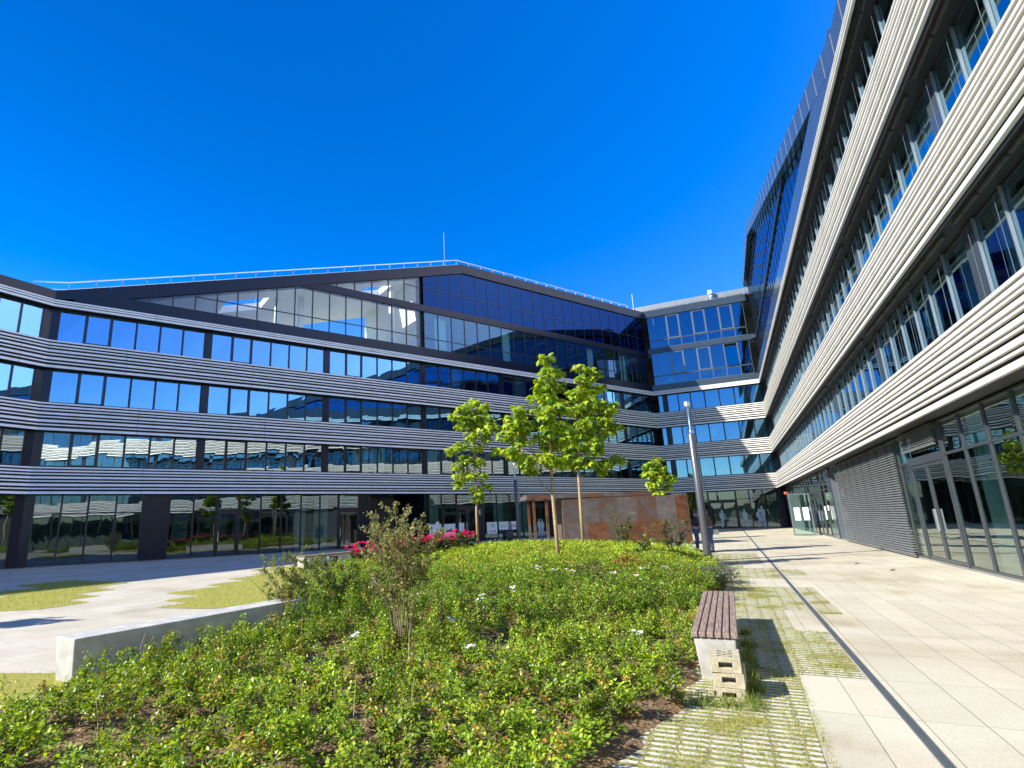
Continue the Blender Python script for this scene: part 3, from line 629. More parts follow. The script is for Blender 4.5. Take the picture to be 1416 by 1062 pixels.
# sunlit wing gable
ROOF3 = [(-8, 25.7), (12.4, 25.6), (45.3, 15.5), (LR + 1, 15.5)]
fascia(FR, W3, ROOF3, 0.92, 0, LR, 14.69, M['panel_sun'], -0.75, -0.06, seg=1.35, strip=True)
spand(FR, W3, 0, 45.2, 14.69, 15.75, -0.75, -0.065, M['panel_sun'], 1.35)
spand(FR, W3, 0, 31.4, 18.75, 19.1, -0.72, -0.36, M['frame'], 5)
for cell in gable_cells(ROOF3, 0.92, 0.6, 42.0, 15.75, 18.75, 1.35): gable_window(FR, W3, cell, -0.45, M['frame'], M['glass_deep'], tr=16.8, w=0.03)
for cell in gable_cells(ROOF3, 0.92, 0.6, 32.0, 19.1, 25, 1.35): gable_window(FR, W3, cell, -0.45, M['frame'], M['glass_deep'], tr=20.3, w=0.03)
roofslab(FR, W3, ROOF3, 0, LR, -12.3, -0.76, [M['screen']], 0.5)
mb = MB(); FR.run(mb, 0, 45, [(-6.2, 14.68), (-6.0, 14.68), (-6.0, 15.0), (-6.2, 15.0)]); FR.flat(mb, [(0, 15.02), (44, 15.02), (12.4, 24.9), (0, 24.9)], -6.2, -6.0); fixn(mb.build('corridor_wall', M['interior'], W3, origin=W3.location))

# ---- ground floors
GZ = 3.74
def shopfront(f, root, s0, s1, n, fmat, gmat, tr=2.75, name='shopfront_window', plinth=True):
    for i in range(n):
        a = s0 + (s1 - s0) * i / n; b = s0 + (s1 - s0) * (i + 1) / n; go = GO[id(f)]
        fr, pa = window_meshes(f, a + .003, b - .003, 0.07, GZ, 0.045)
        f.box(fr, a + .048, b - .048, go - .05, go + .025, tr - .03, tr + .03)
        w = fr.build(name, fmat, root, origin=root.location); pa.build('pane', [gmat, M['bare']], w, origin=root.location)
def door(f, root, s0, s1, fmat, gmat, tr=2.75, leaves=2):
    go = GO[id(f)]; mb = MB()
    f.box(mb, s0 + .003, s0 + .09, go - .07, go + .05, 0.065, GZ); f.box(mb, s1 - .09, s1 - .003, go - .07, go + .05, 0.065, GZ); f.box(mb, s0 + .09, s1 - .09, go - .07, go + .05, tr - .12, tr + .1)
    f.box(mb, s0 + .09, s1 - .09, go - .07, go + .05, GZ - .1, GZ)
    d = mb.build('door_frame', fmat, root, origin=root.location)
    for i in range(leaves):
        a = s0 + .095 + (s1 - s0 - .19) * i / leaves; b = s0 + .095 + (s1 - s0 - .19) * (i + 1) / leaves
        fr, pa = window_meshes(f, a, b - .006, 0.08, tr - .125, 0.085); l = fr.build('door_leaf', fmat, d, origin=root.location); merge_p = pa.build('pane', [gmat, M['bare']], d, origin=root.location)
        hb = MB(); x = (b - .05) if (i == 0 and leaves == 2) else (a + .05); f.box(hb, x - .02, x + .02, go + .05, go + .09, 0.9, 1.5); hb.build('handle', M['steel'], d, origin=root.location)
    pa = MB(); f.box(pa, s0 + .09, s1 - .09, go - .02, go, tr + .1, GZ - .1); pa.build('pane', [gmat, M['bare']], d, origin=root.location)
def ublind(f, root, s0, s1, z0, z1, o, mat, pitch=0.085, tilt=0.05, name='slatted_blind'):
    mb = MB(); z = z0; 
    while z < z1 - 0.02:
        mb.prism([f.P(s0 + .012, o - .028, z + tilt), f.P(s0 + .012, o + .028, z), f.P(s0 + .012, o + .03, z + .005), f.P(s0 + .012, o - .026, z + tilt + .005)],
                 [f.P(s1 - .012, o - .028, z + tilt), f.P(s1 - .012, o + .028, z), f.P(s1 - .012, o + .03, z + .005), f.P(s1 - .012, o - .026, z + tilt + .005)]); z += pitch
    f.box(mb, s0 + .02, s1 - .02, o - .03, o + .03, z0 - .045, z0 - .01)
    for x in (s0 + .22, s1 - .22): f.box(mb, x - .006, x + .006, o + .032, o + .036, z0, z1)
    return fixn(mb.build(name, mat, root, origin=root.location))
gF, gG = M['frame'], M['glass_lobby']
column(FAB, W1, GO[id(FAB)] * kA2 + .002, 0.3, 0.06, GZ, M['panel']); column(FL, W1, LL - 0.3, LL + GO[id(FL)] * kA1 - .002, 0.06, GZ, M['panel'])
shopfront(FL, W1, LL - 6.6, LL - 0.3, 5, gF, gG); shopfront(FL, W1, 1, LL - 6.61, 14, gF, gG)
shopfront(FAB, W1, 0.3, 2.75, 2, gF, gG); shopfront(FAB, W1, 2.76, 5.4, 2, gF, gG); column(FAB, W1, 5.4, 6.8, 0.06, GZ, M['panel'])
shopfront(FAB, W1, 6.81, 9.45, 2, gF, gG); door(FAB, W1, 9.46, 10.8, gF, gG, leaves=1); shopfront(FAB, W1, 10.81, 17.4, 5, gF, gG); door(FAB, W1, 17.41, 19.0, gF, gG, leaves=1)
column(FAB, W1, 19.01, 19.75, 0.06, GZ, M['panel'])
# passage: an open dark portal through the wing
mb = MB()
FAB.box(mb, 19.76, 19.9, -9, -0.52, 0.061, GZ); FAB.box(mb, 24.4, 24.54, -9, -0.52, 0.061, GZ); FAB.box(mb, 19.9, 24.4, -9.2, -9, 0.061, GZ); FAB.box(mb, 19.9, 24.4, -9, -0.52, GZ, GZ + .15)
mb.build('portal', M['panel'], W1, origin=W1.location)
shopfront(FAB, W1, 24.55, 27.3, 2, gF, gG); door(FAB, W1, 27.31, 29.2, gF, gG, tr=2.7); column(FAB, W1, 29.21, 30.0, 0.06, GZ, M['frame'])
shopfront(FAB, W1, 30.01, 36.9, 5, gF, gG); column(FAB, W1, 36.91, 37.5, 0.06, GZ, M['panel']); shopfront(FAB, W1, 37.51, LAB - .8, 11, gF, gG)
for a, b in ((2.8, 4.05), (4.1, 5.35), (6.85, 8.1), (8.15, 9.4), (10.85, 12.1), (12.15, 13.4)): ublind(FAB, W1, a, b, 0.35, GZ - .1, -0.66, M['blind_dark'])
for a, b in ((14.6, 15.3), (15.9, 16.9), (25.2, 26.0), (31.5, 32.5), (34.2, 35.2), (38, 39), (45, 46)): curtain(FAB, W1, a, b, 0.1, GZ, 0.6)
shopfront(FBC, W2, 0.35, 1.6, 1, gF, gG); shopfront(FBC, W2, 1.61, 3.9, 2, gF, gG, 2.9); door(FBC, W2, 3.91, 6.45, gF, gG, 2.75); shopfront(FBC, W2, 6.46, 10.0, 3, gF, gG, 2.85)
column(FBC, W2, 10.01, LBC + GO[id(FBC)] * kC1 - .05, 0.06, GZ, M['panel'])
gE, gGE = M['frame_dgrey'], M['glass_ground']
column(FR, W3, 0.9, 2.0, 0.06, GZ, M['panel']); shopfront(FR, W3, 2.01, 19.0, 12, gE, gGE, 2.7); shopfront(FR, W3, 22.3, 25.4, 2, gE, gGE, 2.7)
column(FR, W3, 25.41, 26.5, 0.06, GZ, M['panel_sun'])
mb = MB()
FR.box(mb, 26.51, 26.65, -7, -0.62, 0.061, GZ); FR.box(mb, 28.65, 28.79, -7, -0.62, 0.061, GZ); FR.box(mb, 26.65, 28.65, -2.2, -2.0, 0.061, GZ); FR.box(mb, 26.65, 28.65, -2, -0.62, GZ, GZ + .15)
mb.build('portal', M['frame_grey'], W3, origin=W3.location)
shopfront(FR, W3, 28.8, 40.2, 8, gE, gGE, 2.9)
for i in range(8): ublind(FR, W3, 28.8 + 1.425 * i, 28.8 + 1.425 * (i + 1), 0.1, GZ - .02, -0.5, M['blind'], 0.08, 0.055)
shopfront(FR, W3, 40.21, 41.2, 1, gE, gGE, 2.88); door(FR, W3, 41.21, 44.4, gE, gGE, 2.88); shopfront(FR, W3, 44.41, 60, 11, gE, gGE, 2.88); shopfront(FR, W3, 60.01, 74, 9, gE, gGE, 2.88)
ublind(FR, W3, 41.3, 44.3, 3.2, GZ - .02, -0.47, M['blind'], 0.06, 0.05)
for a, b in ((40.3, 41.1), (45.9, 46.9), (48.2, 49.3), (53, 54.4), (57, 58), (4, 5), (8, 9.5), (14, 15)): curtain(FR, W3, a, b, 0.1, GZ, 0.12)
# entrance with its glass leaf standing open
door(FR, W3, 19.01, 22.29, gE, gGE, 2.6)
a = FR.P(20.4, 0.0, 0); d2 = -E2
def leaf(base, dirv, w, z0, z1, parent, org):
    fr = MB(); pa = MB(); nn = np.array([-dirv[1], dirv[0]])
    def P(s, o, z): return (base[0] + dirv[0] * s + nn[0] * o, base[1] + dirv[1] * s + nn[1] * o, z)
    def bx(mb, s0, s1, z0, z1, t): mb.hexa([P(s0, -t, z0), P(s0, t, z0), P(s1, t, z0), P(s1, -t, z0), P(s0, -t, z1), P(s0, t, z1), P(s1, t, z1), P(s1, -t, z1)])
    bx(fr, 0, .07, z0, z1, .025); bx(fr, w - .07, w, z0, z1, .025); bx(fr, .07, w - .07, z0, z0 + .08, .025); bx(fr, .07, w - .07, z1 - .07, z1, .025)
    bx(pa, .07, w - .07, z0 + .08, z1 - .07, .008)
    l = fr.build('open_door', M['frame_grey'], parent, origin=org); pa.build('pane', [M['glass_ground'], M['bare']], l, origin=org)
    po = MB(); bx(po, .18, .5, 0.95, 1.75, .012); bx(po, .66, .98, 0.95, 1.75, .012); po.build('poster', M['white'], l, origin=org)
    return l
leaf(FR.P(20.4, -0.2, 0), d2, 1.2, 0.03, 2.62, W3, W3.location)
mb = MB(); FR.box(mb, 23.0, 23.5, -0.56, -0.545, 1.0, 1.75); FR.box(mb, 24.3, 24.6, -0.56, -0.545, 1.5, 1.8); mb.build('poster', M['white'], W3, origin=W3.location)
mb = MB(); q = FR.P(19.2, 0.95, 0); mb.box(q[0] - .1, q[0] + .1, q[1] - .04, q[1] + .04, 2.64, 2.8); mb.build('door_sign', M['orange'], W3, origin=W3.location)
# posters on the panes of the shaded wing
def text(body, size, f, s, o, z, mat, parent, org, mirror=False, extr=0.003):
    c = bpy.data.curves.new('lettering', 'FONT'); c.body = body; c.size = size; c.extrude = extr; c.align_x = 'CENTER'
    t = bpy.data.objects.new('lettering', c); COL.objects.link(t); c.materials.append(mat); t.parent = parent
    q = f.P(s, o, z); t.location = (q[0] - org[0], q[1] - org[1], q[2] - org[2])
    az = math.atan2(f.d[1], f.d[0]); t.rotation_euler = (R(90), 0, az)
    if mirror: t.scale = (-1, 1, 1)
    me = bpy.data.meshes.new_from_object(t); t2 = bpy.data.objects.new('lettering', me); COL.objects.link(t2); t2.parent = parent
    t2.location = t.location; t2.rotation_euler = t.rotation_euler; t2.scale = t.scale; bpy.data.objects.remove(t); t2.name = 'lettering'; return t2
def poster(f, root, s0, s1, z0, z1, mat=None):
    mb = MB(); f.box(mb, s0, s1, GO[id(f)] + .012, GO[id(f)] + .02, z0, z1); return mb.build('poster', mat or M['white'], root, origin=root.location)
poster(FAB, W1, 24.75, 25.85, 0.5, 1.48); p = poster(FAB, W1, 26.1, 27.15, 0.5, 1.46)
mb = MB(); FAB.box(mb, 26.25, 27.0, -0.478, -0.474, 0.86, 1.0); FAB.box(mb, 26.6, 26.85, -0.478, -0.474, 1.02, 1.1); mb.build('print', M['ink'], p, origin=W1.location)
p = poster(FAB, W1, 27.5, 28.0, 0.88, 1.5)
p = poster(FAB, W1, 30.25, 31.3, 0.55, 1.48)
mb = MB(); pts = [(30.86 + .14 * math.cos(t), 1.2 + .14 * math.sin(t)) for t in np.linspace(-2.2, 2.6, 16)]
mb.tube([FAB.P(s, -.475, z) for s, z in pts], 0.025, 5); FAB.box(mb, 30.55, 30.78, -0.478, -0.474, 1.2, 1.25); FAB.box(mb, 30.45, 30.8, -0.478, -0.474, 0.73, 0.77); FAB.box(mb, 30.98, 31.1, -0.478, -0.474, 0.67, 0.83); mb.build('print', M['ink'], p, origin=W1.location)
p = poster(FAB, W1, 31.5, 32.5, 0.82, 1.48); text('TAS', 0.42, FAB, 32.0, -.475, 1.0, M['frost'], p, W1.location, True)
p = poster(FAB, W1, 32.65, 33.4, 0.82, 1.48); text('#T#', 0.36, FAB, 33.02, -.475, 1.0, M['red'], p, W1.location, True)
text('E', 0.55, FAB, 29.55, -0.42, 2.1, M['white'], W1, W1.location)
# frosted people silhouettes on the link wing's glazing
def silhouette(f, root, s, h, z0=0.12, arm=0.0, mat=None, go=None, name='silhouette_decal'):
    o = (GO[id(f)] if go is None else go) + .012
    R_ = [(0.10, 0), (0.20, 0), (0.17, .26), (0.13, .46), (0.16, .5), (.2 + arm, .5), (.25 + arm, .62), (.22, .78), (.12, .83), (.05, .845), (.075, .9), (.07, .96), (.03, 1.0)]
    pts = [(s + x * h * .62, z0 + z * h) for x, z in R_] + [(s - x * h * .62 * .95, z0 + z * h) for x, z in reversed(R_)] + [(s, z0 + .44 * h)]
    mb = MB(); f.flat(mb, pts, o, o + .006); return fixn(mb.build(name, mat or M['frost'], root, origin=root.location))
for s, h, a in ((5.0, 1.75, 0.02), (7.0, 1.75, -.03), (8.25, 1.75, 0.03), (8.55, 2.0, -0.02), (2.6, 1.8, 0)): silhouette(FBC, W2, s, h, arm=a)
for s, h in ((35.95, 1.5), (36.3, 1.45), (37.9, 1.5), (38.9, 1.55)): silhouette(FAB, W1, s, h, go=-0.44 if 36.9 < s < 37.6 else None)

# ------------------------------------------------------------------ ground
def sheet(name, pts, z, mat, kind='structure', th=0.0):
    mb = MB()
    b = len(mb.v); mb.v += [(x, y, z) for x, y in pts]; mb.f.append(tuple(range(len(pts)))); mb.m.append(0)
    o = mb.build(name, mat); tag(o, kind=kind)
    if o.data.polygons[0].normal.z < 0: o.data.flip_normals()
    return o
def fpt(a, b): p = F1 * a + F2 * b; return (p[0], p[1])
def ept(a, b): p = E1 * a + E2 * b; return (p[0], p[1])
sheet('ground', [(-900, -900), (900, -900), (900, 900), (-900, 900)], -0.06, M['field'])
sheet('forecourt_paving', [(-46, -2), (-2.4, -2), ept(3.2, -0.6), ept(70, -0.6), (25, 66), (-25, 33), (-48, -2)], 0.0, M['pave_f'])
sheet('walkway_paving', [ept(-14, -0.595), ept(70, -0.595), ept(70, 6.0), ept(-14, 6.0)], 0.004, M['pave_e'])
# grass pavers beside the walkway (two areas split by the drain)
gp = [ept(3.0, -3.0), ept(3.0, 0.3), ept(6.95, 0.42), ept(6.95, 0.985), ept(9.33, 0.985), ept(9.33, 0.61), ept(11.2, 0.61), ept(11.2, 0.985), ept(14.4, 0.985), ept(14.4, 0.24), ept(16.2, 0.24), ept(16.2, 0.985), ept(19.0, 0.985), ept(19.0, .2), ept(21.6, .2), ept(21.6, .8), ept(25.4, .8), ept(25.4, -0.8), ept(3.2, -3.0)]
sheet('grass_paving', gp[:-1], 0.008, M['paver'])
sheet('grass_paving', [ept(10.9, 1.09), ept(10.9, 1.4), ept(14.4, 1.4), ept(14.4, 1.09)], 0.008, M['paver'])
sheet('grass_paving', [ept(17.2, 1.09), ept(17.2, 1.6), ept(18.6, 1.6), ept(18.6, 1.09)], 0.008, M['paver'])
# slot drain
mb = MB()
def edrain(e10, e11, c):
    for o0, o1, z in ((-.03, -.022, .016), (-.013, -.005, .014), (.005, .013, .014), (.022, .03, .016)):
        q = [ept(e10, c + o0), ept(e10, c + o1), ept(e11, c + o1), ept(e11, c + o0)]; mb.prism([(x, y, 0.005) for x, y in q], [(x, y, z) for x, y in q], 0)
    q = [ept(e10, c - .03), ept(e10, c + .03), ept(e11, c + .03), ept(e11, c - .03)]; mb.prism([(x, y, 0.002) for x, y in q], [(x, y, .0095) for x, y in q], 1)
edrain(-6, 63, 1.03); o = fixn(mb.build('slot_drain', [M['frame_grey'], M['soffit']])); tag(o, 'long dark slot drain running along the pale walkway paving', 'drain')
# dry turf patches with stepped slab edges
sheet('grass_patch', [fpt(*q) for q in ((7.4, -12.3), (7.7, -11.0), (8.3, -10.2), (10, -8.5), (23, -12), (23, -19), (15.2, -19), (15.2, -17.2), (13.8, -17.2), (13.8, -16.6), (12.4, -16.6), (12.4, -15.6), (10.9, -15.6), (10.9, -14.8), (9.15, -14.8), (9.15, -13.3), (8.2, -13.3), (8.2, -12.4))], 0.006, M['turf'])
sheet('grass_patch', [fpt(*q) for q in ((5.7, -15.6), (6.3, -14.9), (7.4, -15.1), (7.4, -16.2), (8.2, -16.2), (8.2, -17.6), (9.3, -17.6), (9.3, -19.2), (10.6, -19.2), (10.6, -23), (8.8, -23), (8.8, -21), (7.2, -21), (7.2, -19), (6.2, -19), (6.2, -17.2), (5.7, -17.2))], 0.006, M['turf'])
sheet('grass_patch', [(-4.4, 7.15), (-5.55, 7.3), (-6.6, 5.6), (-7.5, 3.4), (-7, 1), (-1, 1), (-1, 3.0), (-4.55, 3.1), (-4.6, 4.9), (-4.38, 5.7), (-4.2, 6.6)], 0.006, M['turf'])
# hills far off
mb = MB(); nseg = 96; ring = []
for i in range(nseg):
    t = 2 * math.pi * i / nseg; h = 6 + 5 * (0.5 + 0.5 * math.sin(3 * t + 1) * math.cos(5 * t)) + random.uniform(-.8, .8); ring.append((math.cos(t), math.sin(t), h))
for i in range(nseg):
    a, b = ring[i], ring[(i + 1) % nseg]
    mb.hexa([(a[0] * 380, a[1] * 380, -1), (b[0] * 380, b[1] * 380, -1), (b[0] * 470, b[1] * 470, -1), (a[0] * 470, a[1] * 470, -1), (a[0] * 395, a[1] * 395, a[2]), (b[0] * 395, b[1] * 395, b[2]), (b[0] * 455, b[1] * 455, b[2]), (a[0] * 455, a[1] * 455, a[2])])
tag(mb.build('hills', M['hill']), kind='structure')

# ------------------------------------------------------------------ planting bed
BED = np.array([(-4.5, 3.2), (-4.55, 4.9), (-4.35, 5.7), (-4.2, 6.3), (-2.75, 9.2), (-2.95, 9.9), (-3.5, 12), (-4.2, 16), (-4.4, 19), (-4.1, 22.5), (-2.5, 26), (1, 28), (6, 28.6), (9.6, 27.5), (9.9, 24.5), (9.2, 21.2), (8.4, 18.6), (7.0, 15.4), (5.75, 12.6), (3.75, 9.05), (2.42, 6.15), (2.15, 5.65), (1.85, 5.05), (1.35, 4.6), (1.0, 4.0), (0.4, 3.3)])
def inpoly(x, y, P=BED):
    r = np.zeros(len(x), bool); n = len(P)
    for i in range(n):
        x0, y0 = P[i]; x1, y1 = P[(i + 1) % n]
        c = ((y0 > y) != (y1 > y)); xi = x0 + (y - y0) * (x1 - x0) / ((y1 - y0) if y1 != y0 else 1e-9)
        r ^= c & (x < xi)
    return r
def edged(x, y, P=BED):
    d = np.full(len(x), 1e9); n = len(P)
    for i in range(n):
        a = P[i]; b = P[(i + 1) % n]; ab = b - a; t = np.clip(((x - a[0]) * ab[0] + (y - a[1]) * ab[1]) / (ab @ ab), 0, 1)
        d = np.minimum(d, np.hypot(x - a[0] - t * ab[0], y - a[1] - t * ab[1]))
    return d
def bedz(x, y):
    x = np.atleast_1d(np.asarray(x, float)); y = np.atleast_1d(np.asarray(y, float))
    m = 0.5 * np.exp(-((x - 3) ** 2 / 34 + (y - 22) ** 2 / 62)); e = np.clip(edged(x, y) / 1.6, 0, 1); e = e * e * (3 - 2 * e)
    return 0.03 + (m + 0.05) * e + 0.018 * np.sin(x * 5.1 + 1.3 * y) * np.sin(y * 4.3 - x) * e
def noise2(x, y, s, seed=0):
    r = np.random.default_rng(seed); v = np.zeros(len(x))
    for k in range(7):
        a = r.uniform(0, 6.28); f = s * r.uniform(.6, 1.7); v += np.sin((x * math.cos(a) + y * math.sin(a)) * f + r.uniform(0, 6.28))
    return v / 7
gx = np.arange(-5, 10.4, 0.16); gy = np.arange(3, 29, 0.16); X, Y = np.meshgrid(gx, gy); ok = inpoly(X.ravel(), Y.ravel()).reshape(X.shape)
Z = bedz(X.ravel(), Y.ravel()).reshape(X.shape) + RNG.normal(0, .006, X.shape)
mb = MB(); idx = {}
for j in range(X.shape[0] - 1):
    for i in range(X.shape[1] - 1):
        if ok[j, i] or ok[j + 1, i] or ok[j, i + 1] or ok[j + 1, i + 1]:
            q = []
            for jj, ii in ((j, i), (j, i + 1), (j + 1, i + 1), (j + 1, i)):
                if (jj, ii) not in idx:
                    idx[(jj, ii)] = len(mb.v); mb.v.append((X[jj, ii], Y[jj, ii], Z[jj, ii] if ok[jj, ii] else -0.02))
                q.append(idx[(jj, ii)])
            mb.f.append(tuple(q)); mb.m.append(0)
tag(mb.build('bed_soil', M['soil'], smooth=True), kind='structure')
# mulch and dry leaf litter lying on the soil
P = RNG.uniform([-4.6, 3.2], [4.5, 13], (30000, 2)); P = P[inpoly(P[:, 0], P[:, 1])]; n = len(P)
P = np.c_[P, bedz(P[:, 0], P[:, 1]) + .008]; LT = unit(RNG.normal(0, 1, (n, 3)) * [1, 1, .25])
o = scatter('mulch', [(0, 0, 0), (-.3, .4, .05), (.3, .5, .02), (0, 1, .1)], [(0, 2, 1), (1, 2, 3)], P, LT, unit(RNG.normal(0, .35, (n, 3)) + [0, 0, 1]), RNG.uniform(.015, .045, n), pick([(.2, .12, .06), (.34, .22, .11), (.1, .06, .03), (.45, .33, .18)], n, .2), M['petal'])
tag(o, 'brown mulch chips and dry leaf litter on the bare soil', 'mulch', kind='stuff')
# --- low rose ground cover (nobody could count it): leafy cushions with bare soil between them
GREENS = [(0.11, 0.2, 0.018), (0.18, 0.29, 0.02), (0.28, 0.38, 0.026), (0.4, 0.47, 0.045), (0.055, 0.11, 0.018)]
def cushions():
    c = []
    tries = RNG.uniform([-5, 3.2], [10.2, 28.6], (12000, 2)); tries = tries[inpoly(tries[:, 0], tries[:, 1])]
    cell = {}
    gap = noise2(tries[:, 0], tries[:, 1], 3.6, 3); ed = edged(tries[:, 0], tries[:, 1])
    for k, (x, y) in enumerate(tries):
        dmin = 0.36 if y < 9 else (0.3 if y < 14 else 0.4)
        thr = (-0.34 if x < -2.2 else -0.25) if y < 8 else (-0.5 if y < 12 else -9)
        if x > .9 and y < 9: thr = -.48
        if gap[k] < thr or ed[k] < 0.14: continue
        key = (int(x / .4), int(y / .4)); bad = False
        for dx in (-1, 0, 1):
            for dy in (-1, 0, 1):
                for (u, v) in cell.get((key[0] + dx, key[1] + dy), ()):
                    if (u - x) ** 2 + (v - y) ** 2 < dmin ** 2: bad = True
        if bad: continue
        cell.setdefault(key, []).append((x, y)); c.append((x, y))
    return np.array(c)
CU = cushions(); pos = []; nr = []; sz = []; cl = []; shoots = []
for x, y in CU:
    near = y < 12.5; carpet = y > 14.5 and abs(x - 3.2) < 5.5
    r = RNG.uniform(.25, .4) * (1 if near else 1.25); h = RNG.uniform(.24, .44) if not carpet else RNG.uniform(.1, .17)
    if 8.5 < y < 15: h = RNG.uniform(.36, .62) + (.16 if x < -.3 else 0)
    n = int((1050 if near else 250) * (r / .3) ** 1.6)
    if y > 19: n = int(n * .8)
    zz = bedz([x], [y])[0]; m = 16 if near else 9
    sd_ = unit(RNG.normal(0, 1, (m, 3))); sd_[:, 2] = np.abs(sd_[:, 2]) + .12; sd_ = unit(sd_); sl_ = RNG.uniform(.6, 1.12, m)
    which = RNG.integers(0, m, n); u = RNG.uniform(.25, 1.0, n) ** .6
    d = sd_[which]; p = d * (u * sl_[which])[:, None] * np.array([r * 1.1, r * 1.1, h]) + RNG.normal(0, .026 if near else .06, (n, 3)) * [1, 1, .8] + np.array([x, y, zz + .02])
    p[:, 2] = np.maximum(p[:, 2], zz + .012)
    kp = edged(p[:, 0], p[:, 1]) > 0.02; kp &= inpoly(p[:, 0], p[:, 1]); p = p[kp]; d = d[kp]; which = which[kp]; n = len(p)
    pos.append(p); nr.append(d)
    if y < 11: shoots += [((x, y, zz), tuple(np.array([x, y, zz]) + sd_[q] * sl_[q] * np.array([r, r, h]))) for q in range(0, m, 3)]
    sz.append(RNG.uniform(.022, .043, n) * (1 if near else (1.5 if y < 19 else 1.9)))
    tone = RNG.uniform(.7, 1.25); w = np.array([.24, .3, .26, .13, .07])
    if carpet: w = np.array([.08, .22, .36, .3, .04])
    elif 8.5 < y < 14: w = np.array([.38, .27, .12, .06, .17])
    c = pick(GREENS, n, .16, w / w.sum()) * tone * RNG.uniform(.8, 1.2, m)[which][:, None]
    warm = RNG.random(m) < (.12 if not carpet else .05); tipmask = warm[which] & (RNG.random(n) < .45)
    if tipmask.any(): c[tipmask] = pick([(.42, .22, .06), (.4, .33, .07), (.3, .13, .05)], int(tipmask.sum()), .2)
    cl.append(c)
pos = np.concatenate(pos); nr = np.concatenate(nr); sz = np.concatenate(sz); cl = np.concatenate(cl)
tip = unit(nr * [1, 1, .35] + RNG.normal(0, .5, nr.shape)); nrm = unit(nr * .8 + np.array([-.25, -.1, .9]) + RNG.normal(0, .38, nr.shape))
o = scatter('ground_cover', *LEAF_SIMPLE, pos, tip, nrm, sz, np.clip(cl, .004, .6), M['leaf_ground']); tag(o, 'low leafy rose ground cover filling the planting bed', 'ground cover', kind='stuff')
# stems of the cushions
mb = MB()
for a, b in shoots: mb.tube([a, tuple((np.array(a) + np.array(b)) / 2 + np.array([0, 0, .015])), b], [.0045, .0035, .002], 3, cap=False)
tag(mb.build('ground_cover_stems', M['twig']), 'thin woody stems under the low rose cushions', 'ground cover', kind='stuff')
mb = MB()
for _ in range(70):
    y = random.uniform(4.5, 13); x = random.uniform(-3.8, .6)
    if not inpoly(np.array([x]), np.array([y]))[0]: continue
    z = zz_ = float(bedz([x], [y])[0]); a = random.uniform(0, 6.28); l = random.uniform(.22, .42); k = random.uniform(.05, .3)
    mb.tube([(x, y, z), (x + math.cos(a) * l * k * .4, y + math.sin(a) * l * k * .4, z + l * .6), (x + math.cos(a) * l * k, y + math.sin(a) * l * k, z + l)], [.004, .003, .0015], 3, cap=False)
tag(mb.build('dry_stalks', M['drystalk']), 'thin pale dry stalks poking out of the ground cover', 'dry stalks', kind='stuff')
# white blossoms
def flowers(centres, col, r, per, name):
    P = []; T = []; S = []; Cc = []; Nn = []
    for c in centres:
        for _ in range(per):
            b = np.array(c) + RNG.normal(0, r, 3) * [1, 1, .6]
            for k in range(7):
                a = 6.283 * k / 7 + RNG.uniform(-.2, .2); t = np.array([math.cos(a), math.sin(a), RNG.uniform(.1, .8)])
                P.append(b); T.append(t); Nn.append([-.3 * math.cos(a), -.3 * math.sin(a), 1]); S.append(RNG.uniform(.03, .05)); Cc.append(np.array(col) * RNG.uniform(.75, 1.15))
    PT = ([(0, 0, 0), (-.45, .6, .1), (.45, .6, .1), (0, 1, .02), (0, .5, 0)], LEAF_SIMPLE[1])
    return PT, np.array(P), np.array(T), np.array(Nn), np.array(S), np.clip(np.array(Cc), 0, 1)
wc = [(.12, 6.1, .36), (-.05, 7.4, .42), (-1.2, 6.9, .38), (.35, 8.6, .5), (2.0, 11.6, .62), (2.25, 11.4, .6), (1.7, 11.9, .62), (2.9, 10.8, .58), (3.6, 11.2, .6), (3.2, 10.2, .55), (4.4, 12.2, .5), (-1.0, 9.2, .52), (.9, 9.2, .55), (5.2, 13.6, .45), (1.9, 6.3, .4), (5.9, 17.2, .75), (6.6, 17.4, .7), (-1.4, 10.4, .62)]
PT, P_, T_, Nn_, S_, C_ = flowers(wc, (.85, .84, .78), .035, 4, 'w'); o = scatter('white_blossoms', *PT, P_, T_, Nn_, S_, C_, M['petal']); tag(o, 'small white rose blossoms dotted over the leafy ground cover', 'blossoms', kind='stuff')

# ------------------------------------------------------------------ grass blades
def blades(name, P, h, cols, label):
    n = len(P); tip = unit(np.stack([RNG.normal(0, .45, n), RNG.normal(0, .45, n), np.ones(n)], 1)); nr_ = unit(RNG.normal(0, 1, (n, 3)) * [1, 1, .2])
    B = ([(-.035, 0, 0), (.035, 0, 0), (.022, .6, .04), (-.022, .6, .04), (0, 1, .16)], [(0, 1, 2), (0, 2, 3), (3, 2, 4)])
    o = scatter(name, *B, P, tip, nr_, h, pick(cols, n, .2), M['leaf_ground']); return tag(o, label, 'grass', kind='stuff')
YG = [(.27, .33, .04), (.38, .38, .07), (.17, .25, .03), (.48, .43, .15)]
P = []
for _ in range(26000):
    a = RNG.uniform(3.4, 9.5) if RNG.random() < .75 else RNG.uniform(9.5, 16); b = RNG.uniform(-.75, .95)
    if b > .42 and a < 6.95 and True:
        continue
    if 9.33 < a < 11.2 and b > .6: continue
    if a > 14.4 and b > .24: continue
    fb = (b / .2) % 1.0
    if abs(fb - .5) < .3 and RNG.random() < .75: continue
    a = round(a / .094) * .094 + RNG.normal(0, .016); p = ept(a, b)
    P.append((p[0], p[1], .006))
P = np.array(P); kp = ~inpoly(P[:, 0], P[:, 1]); P = P[kp]
blades('paver_grass', P, RNG.uniform(.02, .06, len(P)), YG, 'short yellow grass growing in rows between the concrete paver bars')
P = []
